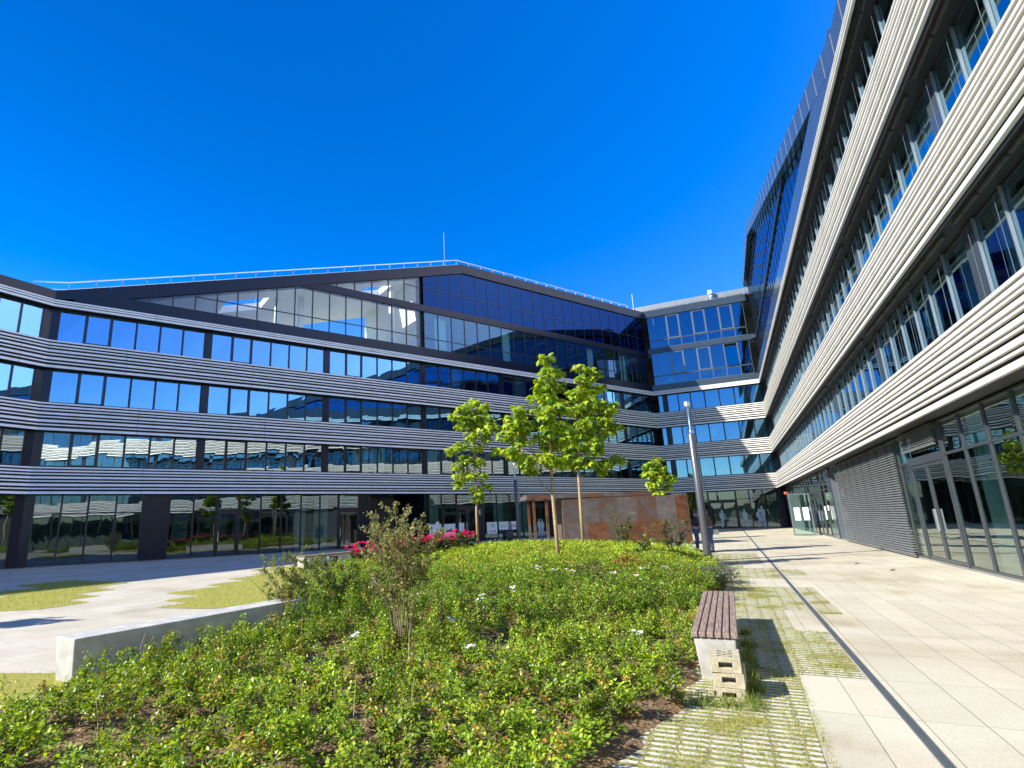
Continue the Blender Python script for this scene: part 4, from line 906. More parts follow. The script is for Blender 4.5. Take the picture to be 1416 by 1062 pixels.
def tuft(cx, cy, r, n):
    for _ in range(n): P.append((cx + RNG.normal(0, r), cy + RNG.normal(0, r), .006))
for _ in range(26): c = ept(RNG.uniform(5.6, 9.2), RNG.uniform(-.03, .05)); tuft(c[0], c[1], .03, 45)
for c in ((2.15, 5.22), (2.3, 5.2), (2.5, 5.25), (2.52, 5.4), (2.6, 5.5), (2.05, 5.3)): tuft(c[0], c[1], .045, 90)
for t in np.linspace(0.05, 1, 30): tuft(-4.15 + 1.42 * t, 6.42 + 2.72 * t, .05, 26)
P = np.array(P); blades('tall_grass', P, RNG.uniform(.04, .12, len(P)), [(.1, .17, .025), (.16, .22, .04), (.26, .27, .07)], 'taller grass tufts at the feet of the benches and blocks')
P = RNG.uniform([-7.4, 1.5], [-2.6, 7.4], (26000, 2)); GPt = np.array([(-4.4, 7.15), (-5.55, 7.3), (-6.6, 5.6), (-7.5, 3.4), (-7, 1), (-1, 1), (-1, 3.0), (-4.55, 3.1), (-4.6, 4.9), (-4.38, 5.7), (-4.2, 6.6)])
P = P[inpoly(P[:, 0], P[:, 1], GPt)]; P = np.c_[P, np.full(len(P), .004)]; blades('lawn_grass', P, RNG.uniform(.02, .055, len(P)), YG, 'sparse dry yellow lawn grass beside the long concrete bench')
P = RNG.uniform([-13, 9], [-3, 24], (90000, 2)); q = np.stack([P @ F1, P @ F2], 1)
PP2 = np.array([(7.4, -12.3), (7.7, -11.0), (8.3, -10.2), (10, -8.5), (23, -12), (23, -19), (15.2, -19), (15.2, -17.2), (13.8, -17.2), (13.8, -16.6), (12.4, -16.6), (12.4, -15.6), (10.9, -15.6), (10.9, -14.8), (9.15, -14.8), (9.15, -13.3), (8.2, -13.3), (8.2, -12.4)])
P = P[inpoly(q[:, 0], q[:, 1], PP2)]; P = np.c_[P, np.full(len(P), .004)]; blades('lawn_grass', P, RNG.uniform(.03, .07, len(P)), YG, 'dry yellow lawn grass in the stepped patch behind the long concrete bench')

PP1 = np.array([(5.7, -15.6), (6.3, -14.9), (7.4, -15.1), (7.4, -16.2), (8.2, -16.2), (8.2, -17.6), (9.3, -17.6), (9.3, -19.2), (10.6, -19.2), (10.6, -23), (8.8, -23), (8.8, -21), (7.2, -21), (7.2, -19), (6.2, -19), (6.2, -17.2), (5.7, -17.2)])
q = RNG.uniform([5, -23], [11, -14], (40000, 2)); q = q[inpoly(q[:, 0], q[:, 1], PP1)]; P = np.c_[q @ np.array([F1, F2]), np.full(len(q), .004)]
blades('lawn_grass', P, RNG.uniform(.03, .07, len(P)), YG, 'dry yellow lawn grass in the stepped patch nearest the shaded wing')
# ------------------------------------------------------------------ benches, blocks, bins, lamps
def orient(o, base, ang): o.location = base; o.rotation_euler = (0, 0, ang); return o
def bench(loc, ang, ln, w, h, label, wooden, flip=False, group='concrete benches round the planting bed'):
    b = thing('concrete_bench', loc, label, 'bench', group); b.rotation_euler = (0, 0, ang)
    top = h - (0.055 if wooden else 0)
    mb = MB(); t = 0.035                      # slightly battered block, local y is the length
    mb.hexa([(-w / 2 + t, t, -.02), (w / 2 - t, t, -.02), (w / 2 - t, ln - t, -.02), (-w / 2 + t, ln - t, -.02), (-w / 2, 0, top), (w / 2, 0, top), (w / 2, ln, top), (-w / 2, ln, top)])
    base = mb.build('base', M['benchstone'], b)
    bv = base.modifiers.new('edge', 'BEVEL'); bv.width = .012; bv.segments = 2
    if wooden:
        n = 6; pw = (w + .05) / n
        half = ln / 2
        for k in (0, 1):
            mb = MB()
            for i in range(n):
                x0 = -w / 2 - .025 + pw * i + .006; x1 = x0 + pw - .012
                mb.box(x0, x1, -.02 + half * k + (.004 if k else 0), half * (k + 1) - (.004 if not k else -.02), top + .008, h)
            s = mb.build('seat', M['wood'], b); bv = s.modifiers.new('edge', 'BEVEL'); bv.width = .006; bv.segments = 2
    return b
p = (np.array((2.35, 6.0)) + np.array((2.72, 5.84))) / 2
bench((p[0], p[1], .0), AZE - math.pi / 2, 3.3, .38, .45, 'concrete bench with a slatted wooden seat and hollow blocks leaning at its end', True)
bench((-4.46, 6.76, 0), AZF - math.pi / 2, 3.5, .44, .47, 'long bare pale concrete bench without any seat boards at the edge of the bed', False)
bench((-6.3, 23.6, 0), R(58) - math.pi / 2, 4.4, .45, .46, 'small distant wood-topped concrete bench beside the dark bin near the red roses', True)
# hollow blocks, stacked three high
for k, lab in enumerate(('lowest hollow concrete block of the stack, half buried in grass', 'middle hollow concrete block of the stack at the bench end', 'topmost hollow concrete block with an X-shaped hole pattern on its top')):
    b = thing('hollow_block', (2.36 + .012 * (k == 1), 5.36, -.02 + .122 * k), lab, 'concrete block', 'hollow blocks stacked at the bench end'); b.rotation_euler = (0, 0, AZE - math.pi / 2 + R((0, -2, 1)[k]))
    mb = MB(); w, d, h = .125, .42, .119; a, c0, c1 = .055, .04, .085      # hole half width and height range
    mb.box(-w, -a, 0, d, 0, h); mb.box(a, w, 0, d, 0, h); mb.box(-a, a, 0, d, 0, c0); mb.box(-a, a, 0, d, c1, h); mb.box(-a, a, .1, d, c0, c1)
    o = mb.build('block', M['block'], b); bv = o.modifiers.new('edge', 'BEVEL'); bv.width = .002; bv.segments = 1
    if k == 2:
        hb = MB()
        for u, v in ((-.045, .1), (.045, .1), (0, .15), (-.045, .2), (.045, .2), (0, .25), (-.045, .3), (.045, .3)):
            hb.hexa([(u - .016, v - .014, h - .01), (u + .02, v - .008, h - .01), (u + .014, v + .016, h - .01), (u - .02, v + .01, h - .01), (u - .016, v - .014, h + .0015), (u + .02, v - .008, h + .0015), (u + .014, v + .016, h + .0015), (u - .02, v + .01, h + .0015)])
        hb.build('hole_pattern', M['soffit'], b)
def lathe(mb, prof, n=24, mi=0, cx=0, cy=0):
    b = len(mb.v)
    for r, z in prof:
        for k in range(n): t = 2 * math.pi * k / n; mb.v.append((cx + r * math.cos(t), cy + r * math.sin(t), z))
    for i in range(len(prof) - 1):
        for k in range(n): k2 = (k + 1) % n; mb.f.append((b + i * n + k, b + i * n + k2, b + (i + 1) * n + k2, b + (i + 1) * n + k)); mb.m.append(mi)
def lamp(loc, label):
    t = thing('street_lamp', loc, label, 'lamp post', 'column lamps in the courtyard')
    mb = MB(); lathe(mb, [(.13, -.1), (.13, .02), (.125, 1.6), (.12, 4.38), (.105, 4.4), (0, 4.4)]); mb.build('pole', M['lamp'], t, True)
    mb = MB(); lathe(mb, [(.108, 4.4), (.108, 5.38)]); mb.build('lamp_glass', M['clear'], t, True)
    mb = MB(); lathe(mb, [(.05, 4.4), (.05, 4.55), (.03, 4.57), (.03, 5.2), (.07, 5.38)], 12); mb.build('lamp_core', M['steel'], t, True)
    mb = MB(); lathe(mb, [(0, 5.38), (.115, 5.38), (.118, 5.4), (.118, 5.56), (.1, 5.58), (0, 5.58)]); mb.build('cap', M['steel'], t, True)
lamp((8.68, 19.9, .0), 'tall grey column lamp at the bed edge in front of the two people')
lamp((4.56, 40.38, .0), 'slim dark column lamp beside the far bin near the rusted steel pavilion')
def bin_(loc, label, h=.85, r=.2):
    t = thing('litter_bin', loc, label, 'litter bin', 'dark litter bins')
    mb = MB(); lathe(mb, [(0, 0.02), (r * .9, .02), (r * .9, .06), (r, .07), (r, h - .02), (r - .015, h), (r - .05, h), (r - .05, h - .15)]); mb.build('body', M['bin'], t, True)
    mb = MB(); lathe(mb, [(0, h - .1), (r - .06, h - .1), (r - .06, h - .16)]); mb.build('liner', M['frame'], t, True)
bin_((-4.05, 19.05, 0), 'dark round litter bin by the far wood-topped bench and red roses', .64, .2)
bin_((3.75, 39.7, 0), 'dark round litter bin beside the slim far lamp', .86, .38)

# ------------------------------------------------------------------ rusted pavilion
t = thing('steel_pavilion', (9.4, 31.5, 0), 'rusted steel pavilion with patchy plates and a thin cantilevered roof', 'pavilion'); og = (9.4, 31.5, 0)
mb = MB(); mb.hexa([(6.0, 31.15, 0), (12.85, 31.0, 0), (12.9, 34, 0), (6.0, 34, 0), (6.0, 31.15, 2.62), (12.85, 31.0, 2.66), (12.9, 34, 2.66), (6.0, 34, 2.62)]); mb.build('wall', M['corten'], t, origin=og)
mb = MB(); mb.box(4.05, 11.0, 31.1, 33.8, 2.665, 2.89); mb.build('roof', M['corten'], t, origin=og)
for x, y in ((4.45, 31.25), (5.15, 31.25), (4.45, 33.4)):
    mb = MB(); mb.box(x - .07, x + .07, y - .07, y + .07, 0, 2.663); mb.build('post', M['corten'], t, origin=og)

# ------------------------------------------------------------------ trees
TG = [(.2, .31, .025), (.31, .43, .03), (.42, .52, .04), (.11, .21, .02), (.5, .53, .07)]
def tree(loc, trunk, branches, clumps, label, leaf=.17, per=120, seed=1, tone=1.0, r0=.06):
    """trunk: points with radii; branches: lists of points; clumps: (x, y, z, r) in the tree's own frame"""
    global RNG
    RNG = np.random.default_rng(seed); rn = random.Random(seed)
    t = thing('young_tree', loc, label, 'tree', 'young trees in the planting bed')
    mb = MB()
    mb.tube([p[:3] for p in trunk], [p[3] for p in trunk], 9)
    for b in branches: mb.tube([q for q in b], np.linspace(.024, .008, len(b)), 6)
    def nearest(c):
        best = None
        for (a, b_) in zip(trunk[:-1], trunk[1:]):
            for u in (0, .5, 1):
                q = tuple(a[i] + (b_[i] - a[i]) * u for i in range(3)); d = sum((q[i] - c[i]) ** 2 for i in range(3)) + (.6 if q[2] > c[2] else 0)
                if best is None or d < best[0]: best = (d, q)
        for b in branches:
            for q in b:
                d = sum((q[i] - c[i]) ** 2 for i in range(3))
                if d < best[0]: best = (d, q)
        return best[1]
    P = []; T = []; Nn = []; S = []; Cc = []
    more = []
    for (x, y, z, r) in clumps:                      # break every clump into a main part and ragged side sprays
        more.append((x, y, z, r * .82))
        for _ in range(2):
            a = rn.uniform(0, 6.28); more.append((x + math.cos(a) * r * rn.uniform(.7, 1.15), y + math.sin(a) * r * rn.uniform(.5, 1), z + rn.uniform(-.5, .35) * r, r * rn.uniform(.4, .58)))
    for (x, y, z, r) in more:
        a = nearest((x, y, z)); mb.tube([a, ((a[0] + x) / 2, (a[1] + y) / 2, (a[2] + z) / 2 - .04), (x, y, z)], [.014, .01, .006], 5)
        n = int(per * (r / .4) ** 2); d = unit(RNG.normal(0, 1, (n, 3))); rad = RNG.uniform(.25, 1.0, n) ** .7
        p = np.array([x, y, z]) + d * rad[:, None] * np.array([r, r, r * .85])
        for _ in range(4):
            q = p[rn.randrange(n)]; mb.tube([(x, y, z), tuple(q)], [.006, .003], 3, cap=False)
        P.append(p); T.append(d * [1, 1, .3] + np.array([0, 0, -.75]) + RNG.normal(0, .3, (n, 3))); Nn.append(d * .7 + np.array([0, 0, .7]) + RNG.normal(0, .25, (n, 3)))
        S.append(RNG.uniform(.7, 1.25, n) * leaf); w = np.array([.26, .3, .2, .2, .04]); Cc.append(pick(TG, n, .14, w) * tone * rn.uniform(.85, 1.15))
    fixn(mb.build('trunk', M['bark'], t, True))
    scatter('crown', *LEAF_MAPLE, np.concatenate(P), np.concatenate(T), unit(np.concatenate(Nn)), np.concatenate(S), np.clip(np.concatenate(Cc), .004, .7), M['leaf'], t)
    return t
def zb(x, y): return float(bedz([x], [y])[0])
z2 = zb(3.05, 17)
tree((3.05, 17, z2 - .03), [(0, 0, 0, .062), (-.02, 0, 1.0, .056), (-.03, .02, 2.0, .05), (.0, .0, 3.0, .04), (.0, .05, 4.0, .03), (.08, .02, 5.2, .02), (.14, 0, 6.1, .01)],
     [[(-.02, 0, 1.95), (-.3, -.05, 2.2), (-.55, -.1, 2.6)], [(0, 0, 2.75), (-.5, .1, 3.2), (-.85, .15, 3.9), (-.95, .2, 4.2)], [(0, 0, 2.6), (-.4, -.2, 2.95), (-.95, -.3, 3.3)], [(0, 0, 3.0), (.35, .2, 3.4), (.6, .3, 3.7)]],
     [(.18, 0, 6.2, .28), (.1, .05, 5.75, .36), (-.1, -.1, 5.35, .36), (.35, .1, 5.3, .34), (.1, 0, 4.85, .42), (.4, -.1, 4.6, .36), (-.05, -.25, 4.35, .42), (.35, .2, 4.05, .42), (.0, -.2, 3.85, .38), (.45, -.15, 3.7, .34), (.15, .3, 3.5, .36),
      (-.85, .1, 4.55, .34), (-1.15, .1, 4.25, .36), (-.75, .1, 4.1, .38), (-1.25, .15, 3.85, .32), (-.95, .2, 3.7, .3), (-1.05, -.3, 3.15, .3), (-.85, -.3, 2.9, .28), (-.6, -.2, 2.65, .24), (-1.25, -.35, 3.25, .2), (-.1, -.25, 2.95, .34), (.25, .2, 2.9, .34), (-.35, .1, 3.05, .24), (.5, .1, 3.05, .26)],
     'young tree with tall drooping-leaf crown in the middle of the bed, nearest to the viewer', .2, 76, 11)
z3 = zb(5.15, 23)
tree((5.15, 23, z3 - .03), [(0, 0, 0, .075), (.02, 0, 1.5, .066), (.05, 0, 2.8, .055), (.1, 0, 4.2, .042), (.3, 0, 6.0, .025), (.5, 0, 7.3, .012)],
     [[(.05, 0, 2.7), (.6, 0, 2.9), (1.1, .1, 3.2)], [(.1, 0, 3.6), (.7, 0, 4.4), (1.2, 0, 5.2)], [(.2, 0, 5.0), (.8, 0, 6.2), (1.0, 0, 6.9)]],
     [(.5, 0, 7.45, .24), (.95, 0, 7.3, .24), (1.0, 0, 6.95, .28), (.5, 0, 6.9, .32), (.9, .1, 6.4, .44), (.35, 0, 6.3, .5), (.8, -.1, 5.8, .52), (.2, 0, 5.6, .5), (1.1, 0, 5.35, .44), (1.55, 0, 5.6, .36), (1.5, 0, 5.1, .4), (1.7, 0, 4.75, .3), (.5, -.2, 5.0, .52), (.9, 0, 4.6, .46), (.1, .1, 4.6, .46), (.5, -.1, 4.1, .5), (-.1, 0, 4.0, .42), (.9, .1, 3.9, .36), (.2, 0, 3.4, .46), (.6, .1, 3.3, .36), (1.3, .1, 3.3, .36), (1.65, .1, 3.45, .32), (1.1, .1, 3.05, .24), (-.35, 0, 3.35, .34)],
     'young tree behind the nearest one, its trunk in front of the rusted pavilion wall', .23, 68, 12, 1.0)
z1 = zb(.95, 23)
tree((.95, 23, z1 - .03), [(0, 0, 0, .058), (0, 0, 1.4, .05), (.03, 0, 2.4, .042), (.02, 0, 3.8, .03), (.05, 0, 5.2, .018), (.12, 0, 6.0, .01)],
     [[(.02, 0, 3.0), (-.4, 0, 3.4), (-.75, 0, 3.8)], [(.03, 0, 3.8), (.5, .1, 4.2), (.8, .1, 4.6)]],
     [(.12, 0, 6.05, .3), (-.25, 0, 5.8, .36), (.4, 0, 5.75, .36), (-.55, 0, 5.5, .38), (.1, 0, 5.4, .44), (.65, 0, 5.3, .4), (-.4, .1, 5.1, .42), (.35, 0, 4.95, .42), (.95, 0, 4.95, .3), (-.05, -.1, 4.6, .38), (.6, .1, 4.6, .36), (-.65, 0, 4.15, .36), (-.95, 0, 4.0, .26), (.2, 0, 4.1, .32), (.95, .1, 3.95, .3), (-.4, 0, 3.6, .34), (-.75, 0, 3.35, .28), (.15, .1, 3.5, .32), (-.35, 0, 3.0, .36), (.25, 0, 2.9, .32), (-.6, 0, 2.65, .28), (.0, 0, 2.4, .32), (.55, 0, 2.5, .22), (.15, 0, 2.05, .22)],
     'slender young tree with a narrow bright crown standing above the red roses', .17, 88, 13, 1.05)
tree((13.0, 36.2, 0), [(0, 0, 0, .06), (0, 0, 1.6, .05), (.05, 0, 3.0, .04), (.2, 0, 4.6, .02)], [],
     [(.35, 0, 5.0, .38), (-.1, 0, 4.8, .36), (.6, 0, 4.5, .4), (.1, 0, 4.3, .46), (-.4, 0, 4.2, .36), (1.0, 0, 4.0, .4), (1.3, 0, 3.85, .3), (.4, 0, 3.8, .46), (-.1, 0, 3.5, .4), (.8, 0, 3.3, .34), (.2, 0, 3.0, .4), (-.1, 0, 2.6, .34), (.4, 0, 2.5, .3)],
     'small young tree whose crown rises behind the rusted pavilion roof', .24, 84, 14)
tree((-15.2, 9.3, 0), [(0, 0, 0, .06), (0, 0, 1.6, .05), (.05, 0, 3.0, .04), (.2, 0, 5.0, .02)], [],
     [(.2, 0, 5.2, .4), (-.2, 0, 4.8, .42), (.5, .2, 4.6, .42), (0, -.3, 4.3, .46), (.7, 0, 4.0, .4), (-.5, .2, 3.9, .4), (.1, .1, 3.6, .46), (.5, -.3, 3.3, .36), (-.3, 0, 3.1, .36)],
     'young tree out on the forecourt by the shaded wing, away from the bed', .2, 84, 17)
RNG = np.random.default_rng(21)
# ------------------------------------------------------------------ shrubs
OL = [(.18, .19, .06), (.25, .25, .08), (.13, .15, .05), (.32, .28, .11)]
def shrub(name, loc, h, spread, stems, leaves, label, cols, cat='shrub', leaf=.04, low=.35, group=None, seed=3, rad=.009, tw=5):
    rn = random.Random(seed); rg = np.random.default_rng(seed)
    t = thing(name, loc, label, cat, group); mb = MB(); P = []; D = []
    for k in range(stems):
        a = 6.283 * k / stems + rn.uniform(-.4, .4); e = rn.uniform(.25, 1.0) * spread; hh = h * rn.uniform(.75, 1.0) * (1 - .25 * (e / spread) ** 2)
        b0 = Vector((math.cos(a) * .07, math.sin(a) * .07, -.03)); pts = [b0]
        for u in (.2, .4, .6, .8, 1.0):
            rr = e * u ** 1.5; pts.append(Vector((math.cos(a) * (.07 + rr) + rn.uniform(-.02, .02), math.sin(a) * (.07 + rr) + rn.uniform(-.02, .02), hh * u)))
        mb.tube(pts, [rad, rad * .9, rad * .75, rad * .6, rad * .45, rad * .2], 5)
        for w in range(tw):
            u = rn.uniform(low, .97); i = min(4, int(u * 5)); q = pts[i].lerp(pts[i + 1], u * 5 - i)
            dv = Vector((rn.uniform(-1, 1), rn.uniform(-1, 1), rn.uniform(.2, 1.1))).normalized() * rn.uniform(.12, .34) * h / 1.9
            e_ = q + dv; mb.tube([q, q + dv * .5 + Vector((0, 0, .01)), e_], [rad * .35, rad * .25, rad * .12], 4)
            m = leaves // (stems * tw)
            for _ in range(m):
                v = rn.uniform(.1, 1.05); P.append(q + dv * v + Vector((rn.gauss(0, .018), rn.gauss(0, .018), rn.gauss(0, .018)))); D.append(dv.normalized())
    mb.build('stems', M['twig'], t, True)
    P = np.array([tuple(p) for p in P]); D = np.array([tuple(d) for d in D]); n = len(P)
    scatter('leaves', *LEAF_SIMPLE, P, D + rg.normal(0, .8, (n, 3)), unit(rg.normal(0, .7, (n, 3)) + [0, 0, .8]), rg.uniform(.6, 1.3, n) * leaf, pick(cols, n, .2), M['leaf'], t)
    return t
shrub('tall_shrub', (-.68, 7.45, zb(-.68, 7.45)), 1.92, .52, 13, 5200, 'tall twiggy olive-leaved shrub with bare lower stems standing in the foreground bed', OL, leaf=.042, low=.42, seed=5, rad=.008, tw=11)
shrub('tall_shrub', (-2.75, 9.6, zb(-2.75, 9.6)), 1.4, .7, 12, 3400, 'loose spiky shrub at the far end of the long bare concrete bench', [(.1, .14, .03), (.16, .2, .04), (.2, .2, .07)], leaf=.045, low=.2, seed=6, tw=8)
shrub('tall_shrub', (-1.9, 10.1, zb(-1.9, 10.1)), 1.05, .65, 12, 3600, 'lower bushy shrub just beside the loose spiky one', [(.1, .15, .03), (.15, .2, .035)], leaf=.045, low=.15, seed=7, tw=8)
shrub('tall_shrub', (6.45, 22, zb(6.45, 22) - .05), 1.55, .4, 10, 2600, 'grey-green upright shrub standing before the middle of the rusted wall', [(.13, .15, .06), (.1, .12, .045)], leaf=.05, low=.25, seed=8, tw=9)
shrub('tall_shrub', (7.2, 19, zb(7.2, 19)), 1.25, .8, 10, 2400, 'wide arching shrub with thin drooping twigs near the tall grey lamp', [(.13, .15, .05), (.2, .17, .06)], leaf=.045, low=.2, seed=9, tw=9)
shrub('tall_shrub', (5.85, 17.6, zb(5.85, 17.6)), .75, .16, 6, 700, 'small pale yellow-green upright plant amid the ground cover', [(.4, .42, .12), (.3, .36, .08)], leaf=.06, low=.1, seed=10, tw=8)
shrub('tall_shrub', (2.6, 11.2, zb(2.6, 11.2)), .62, .4, 9, 1100, 'brownish half-dry shrub with white blossoms behind the middle of the bed', [(.16, .14, .06), (.1, .13, .03)], leaf=.04, low=.2, seed=15, tw=7)
shrub('tall_shrub', (3.95, 13.2, zb(3.95, 13.2)), .5, .55, 12, 2600, 'orange-tinted low shrub in the middle of the bed', [(.38, .2, .05), (.3, .25, .05), (.2, .25, .04), (.42, .15, .05)], leaf=.05, low=.3, seed=16, tw=9)
for k, (x, y, s, lab) in enumerate(((5.55, 12.4, 1.0, 'larger grey lavender clump just beyond the wooden bench end'), (6.15, 13.6, .8, 'smaller grey lavender clump behind the larger one at the paver edge'))):
    shrub('lavender_clump', (x, y, .03), .5 * s, .42 * s, 34, 3200, lab, [(.16, .19, .13), (.2, .22, .16), (.12, .15, .1)], 'lavender', .045, .1, 'lavender clumps by the walkway', 30 + k, .004, 7)
# red rose bushes in a row
for k in range(11):
    u = k / 10; x = -3.2 + 3.6 * u + random.uniform(-.15, .15); y = 18.6 + 4.6 * u + random.uniform(-.3, .3); h = random.uniform(.55, .78)
    lab = ('red rose bush first in the row, nearest the dark bin' if k == 0 else 'red rose bush last in the row, beside the slender tree' if k == 10 else f'red-flowering rose bush within the row between the dark bin and the slender tree')
    t = shrub('rose_bush', (x, y, zb(x, y)), h, .36, 9, 1000, lab, [(.06, .1, .025), (.1, .14, .03)], 'rose bush', .07, .15, 'red rose bushes in a row', 50 + k, .006, 6)
    cen = [(random.uniform(-.4, .4), random.uniform(-.4, .4), h * random.uniform(.75, 1.05)) for _ in range(13)]
    PT, P_, T_, Nn_, S_, C_ = flowers(cen, (.8, .07, .17), .045, 4, 'r'); scatter('blossoms', *PT, P_, T_, Nn_, S_ * 1.5, C_, M['petal'], t)
# dead red sprig and litter leaves
for (x, y), lab in (((11.7, 17.0), 'dark dry leaf lying on the pale paving nearer the slatted blinds'), ((11.2, 15.0), 'curled dry leaf lying on the pale paving before the glass doors')):
    o = MB(); o.v = [(-.06, 0, 0), (.0, .07, .02), (.09, .02, .045), (.02, -.05, .01), (0, 0, .03)]; o.f = [(0, 4, 1), (1, 4, 2), (2, 4, 3), (3, 4, 0)]; o.m = [0] * 4
    q = o.build('fallen_leaf', M['deadleaf']); q.location = (x, y, .01); tag(q, lab, 'dry leaf', 'dry leaves on the paving')

# ------------------------------------------------------------------ people
def skin(name, chains, mat, parent):
    """one continuous body: chains of (x, y, z, r) that share joints"""
    vs = []; es = []; rs = []; key = {}
    def vid(p):
        k = tuple(round(c, 3) for c in p[:3])
        if k not in key: key[k] = len(vs); vs.append(p[:3]); rs.append(p[3])
        return key[k]
    for ch in chains:
        ids = [vid(p) for p in ch]
        for a, b in zip(ids[:-1], ids[1:]): es.append((a, b))
    me = bpy.data.meshes.new(name); me.from_pydata(vs, es, []); o = bpy.data.objects.new(name, me); COL.objects.link(o); me.materials.append(mat); o.parent = parent
    sk = o.modifiers.new('skin', 'SKIN'); sk.use_smooth_shade = True
    for i, r in enumerate(rs):
        me.skin_vertices[0].data[i].radius = (r, r); me.skin_vertices[0].data[i].use_root = (i == 0)
    sb = o.modifiers.new('sub', 'SUBSURF'); sb.levels = 1; sb.render_levels = 2
    return o
def person(loc, ang, label, top, lean=.0, arm=(.25, .25), hairm=None):
    t = thing('person', loc, label, 'person', 'two people talking behind the lamp'); t.rotation_euler = (0, 0, ang)
    lf = lambda z: lean * max(0, z - .95)          # forward lean along local +y
    pel = (0, 0, .95, .13); ch = (0, lf(1.3), 1.3, .15); nk = (0, lf(1.46), 1.46, .055); hd = (0, lf(1.56) + .02, 1.56, .085); tp = (0, lf(1.68) + .02, 1.67, .075)
    def arm_pts(s, f):
        sh = (s * .17, lf(1.4), 1.4, .06); el = (s * .24, lf(1.4) + .02 + f * .3, 1.13, .045); wr = (s * .2, lf(1.4) + f + .05, .98 + f * .5, .032); ha = (s * .19, wr[1] + .07, wr[2] - .03, .03)
        return sh, el, wr, ha
    def leg_pts(s): return (s * .09, 0, .9, .09), (s * .11, .02, .5, .062), (s * .12, -.02, .1, .042), (s * .125, .12, .035, .035)
    chains = [[pel, ch, nk, hd, tp]]
    for s, f in ((-1, arm[0]), (1, arm[1])):
        sh, el, wr, ha = arm_pts(s, f); chains.append([ch, sh, el, wr, ha])
        for k in range(4): chains.append([ha, (ha[0] + (k - 1.5) * .02, ha[1] + .05, ha[2] - .01 - .004 * k, .009), (ha[0] + (k - 1.5) * .02, ha[1] + .075 + .01 * (k in (1, 2)), ha[2] - .035, .008)])
        chains.append([ha, (ha[0] - s * .045, ha[1] + .02, ha[2] + .01, .01), (ha[0] - s * .05, ha[1] + .05, ha[2] - .005, .009)])
        chains.append([pel, *leg_pts(s)])
    skin('body', chains, M['skin'], t)
    # face: nose, eyes; hair cap
    mb = MB(); hy = lf(1.58) + .02; mb.hexa([(-.014, hy + .08, 1.54), (.014, hy + .08, 1.54), (.012, hy + .115, 1.545), (-.012, hy + .115, 1.545), (-.008, hy + .075, 1.6), (.008, hy + .075, 1.6), (.006, hy + .085, 1.6), (-.006, hy + .085, 1.6)]); mb.build('nose', M['skin'], t)
    mb = MB(); lathe(mb, [(.098, 1.6), (.104, 1.66), (.085, 1.72), (.04, 1.75), (0, 1.755)], 14, 0, 0, hy - .025); mb.build('hair', hairm or M['hair'], t, True)
    g = .018
    skin('trousers', [[(0, 0, .99, .135)] + [(p[0], p[1], p[2], p[3] + g) for p in leg_pts(s)[:3]] for s in (-1, 1)], M['jeans'], t)
    jc = [[(0, 0, .92, .15), (0, lf(1.12), 1.12, .155), (0, lf(1.3), 1.3, .172), (0, lf(1.43), 1.43, .075)]]
    for s, f in ((-1, arm[0]), (1, arm[1])):
        sh, el, wr, ha = arm_pts(s, f); jc.append([(0, lf(1.3), 1.3, .172)] + [(p[0], p[1], p[2], p[3] + g) for p in (sh, el, wr)])
    skin('jacket', jc, top, t)
    for s in (-1, 1):
        mb = MB(); x = s * .125; mb.hexa([(x - .045, -.08, 0), (x + .045, -.08, 0), (x + .045, .2, 0), (x - .045, .2, 0), (x - .04, -.07, .09), (x + .04, -.07, .09), (x + .035, .18, .05), (x - .035, .18, .05)]); mb.build('shoe', M['ink'], t)
    return t
person((10.82, 24.25, .01), R(62), 'person in a dark plum jacket and jeans seen from behind at the lamp', M['jacket_plum'], .12, (.2, .05))
person((10.42, 24.75, .01), R(-118), 'person in a black jacket and blue jeans facing the other behind the lamp', M['jacket'], .18, (.22, .2))
t = thing('hand_bag', (10.98, 24.1, .72), 'small pale bag hanging at the plum-jacketed person\'s side', 'bag')
mb = MB(); mb.hexa([(-.12, -.05, 0), (.12, -.05, 0), (.12, .05, 0), (-.12, .05, 0), (-.1, -.03, .2), (.1, -.03, .2), (.1, .03, .2), (-.1, .03, .2)]); mb.build('pouch', M['bag'], t)
mb = MB(); mb.tube([(-.08, 0, .2), (-.06, 0, .38), (.06, 0, .38), (.08, 0, .2)], .008, 5); mb.build('strap', M['ink'], t)

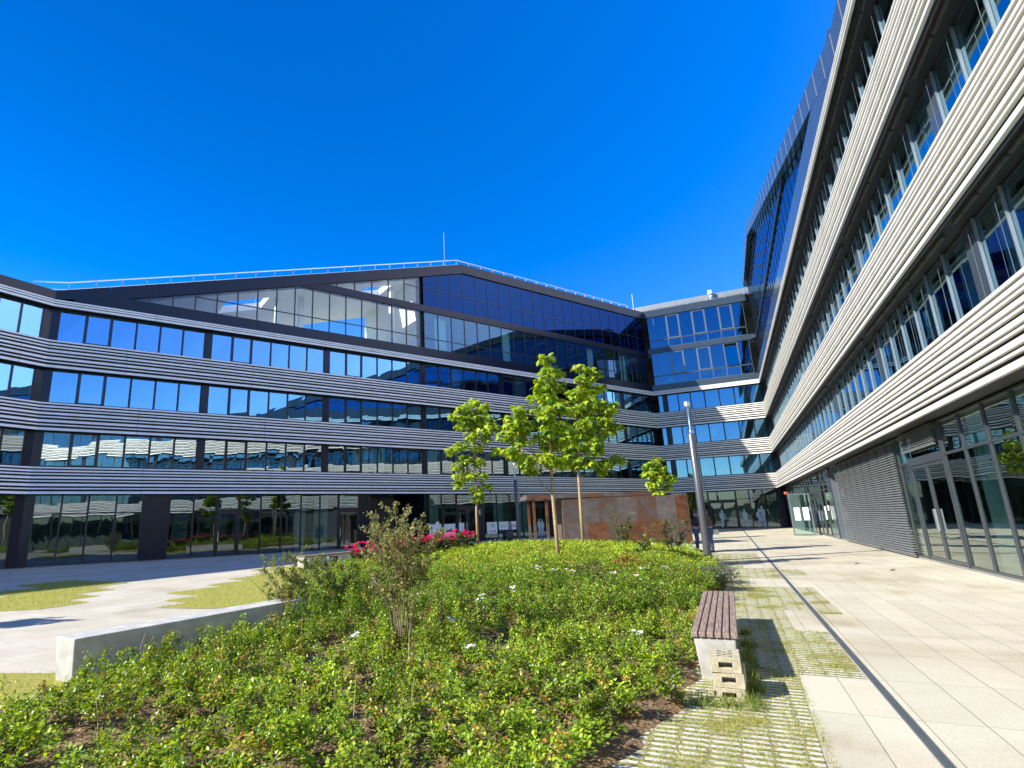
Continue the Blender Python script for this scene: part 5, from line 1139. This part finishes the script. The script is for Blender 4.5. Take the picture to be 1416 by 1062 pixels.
# ------------------------------------------------------------------ light, sky, camera
SUN_AZ, SUN_EL = R(-106), R(35)
w = bpy.data.worlds.new('World'); scene.world = w; w.use_nodes = True; nt = w.node_tree; nt.nodes.clear()
sky = nt.nodes.new('ShaderNodeTexSky'); sky.sky_type = 'NISHITA'; sky.sun_disc = False; sky.sun_elevation = SUN_EL; sky.sun_rotation = -SUN_AZ
sky.air_density = 1.0; sky.dust_density = 0.8; sky.ozone_density = 2.5; sky.altitude = 300
hs = nt.nodes.new('ShaderNodeHueSaturation'); hs.inputs['Saturation'].default_value = 1.5; hs.inputs['Hue'].default_value = 0.516
bg = nt.nodes.new('ShaderNodeBackground'); bg.inputs['Strength'].default_value = 0.15
out = nt.nodes.new('ShaderNodeOutputWorld'); L(nt, sky.outputs[0], hs.inputs['Color']); L(nt, hs.outputs[0], bg.inputs['Color']); L(nt, bg.outputs[0], out.inputs['Surface'])
sl = bpy.data.lights.new('sun', 'SUN'); sl.energy = 5.0; sl.angle = R(0.53); sl.color = (1.0, 0.95, 0.86)
so = bpy.data.objects.new('sun', sl); COL.objects.link(so)
sd = Vector((math.sin(SUN_AZ) * math.cos(SUN_EL), math.cos(SUN_AZ) * math.cos(SUN_EL), math.sin(SUN_EL)))
so.rotation_euler = sd.to_track_quat('Z', 'Y').to_euler(); so.location = (-40, -10, 60)
cam = bpy.data.cameras.new('camera'); co = bpy.data.objects.new('camera', cam); COL.objects.link(co); scene.camera = co
cam.sensor_fit = 'HORIZONTAL'; cam.sensor_width = 36; cam.lens = 36 * 766.33 / 1416; cam.shift_x = (708 - 620.515) / 1416; cam.shift_y = (535.92 - 531) / 1416
cam.clip_start = .05; cam.clip_end = 3000
pi_, ro_ = R(13.63376), R(-1.99096)
from mathutils import Matrix
fw = Vector((0, math.cos(pi_), math.sin(pi_))); r0 = Vector((1, 0, 0)); u0 = r0.cross(fw)
rr = r0 * math.cos(ro_) + u0 * math.sin(ro_); uu = -r0 * math.sin(ro_) + u0 * math.cos(ro_)
mt = Matrix(((rr.x, uu.x, -fw.x, 0), (rr.y, uu.y, -fw.y, 0), (rr.z, uu.z, -fw.z, 1.6), (0, 0, 0, 1))); co.matrix_world = mt
vs = scene.view_settings; vs.view_transform = 'Standard'; vs.look = 'None'; vs.gamma = 1; vs.exposure = 1.02
scene.cycles.max_bounces = 8; scene.cycles.transparent_max_bounces = 16; scene.cycles.glossy_bounces = 4; scene.cycles.diffuse_bounces = 3
scene.cycles.use_denoising = True
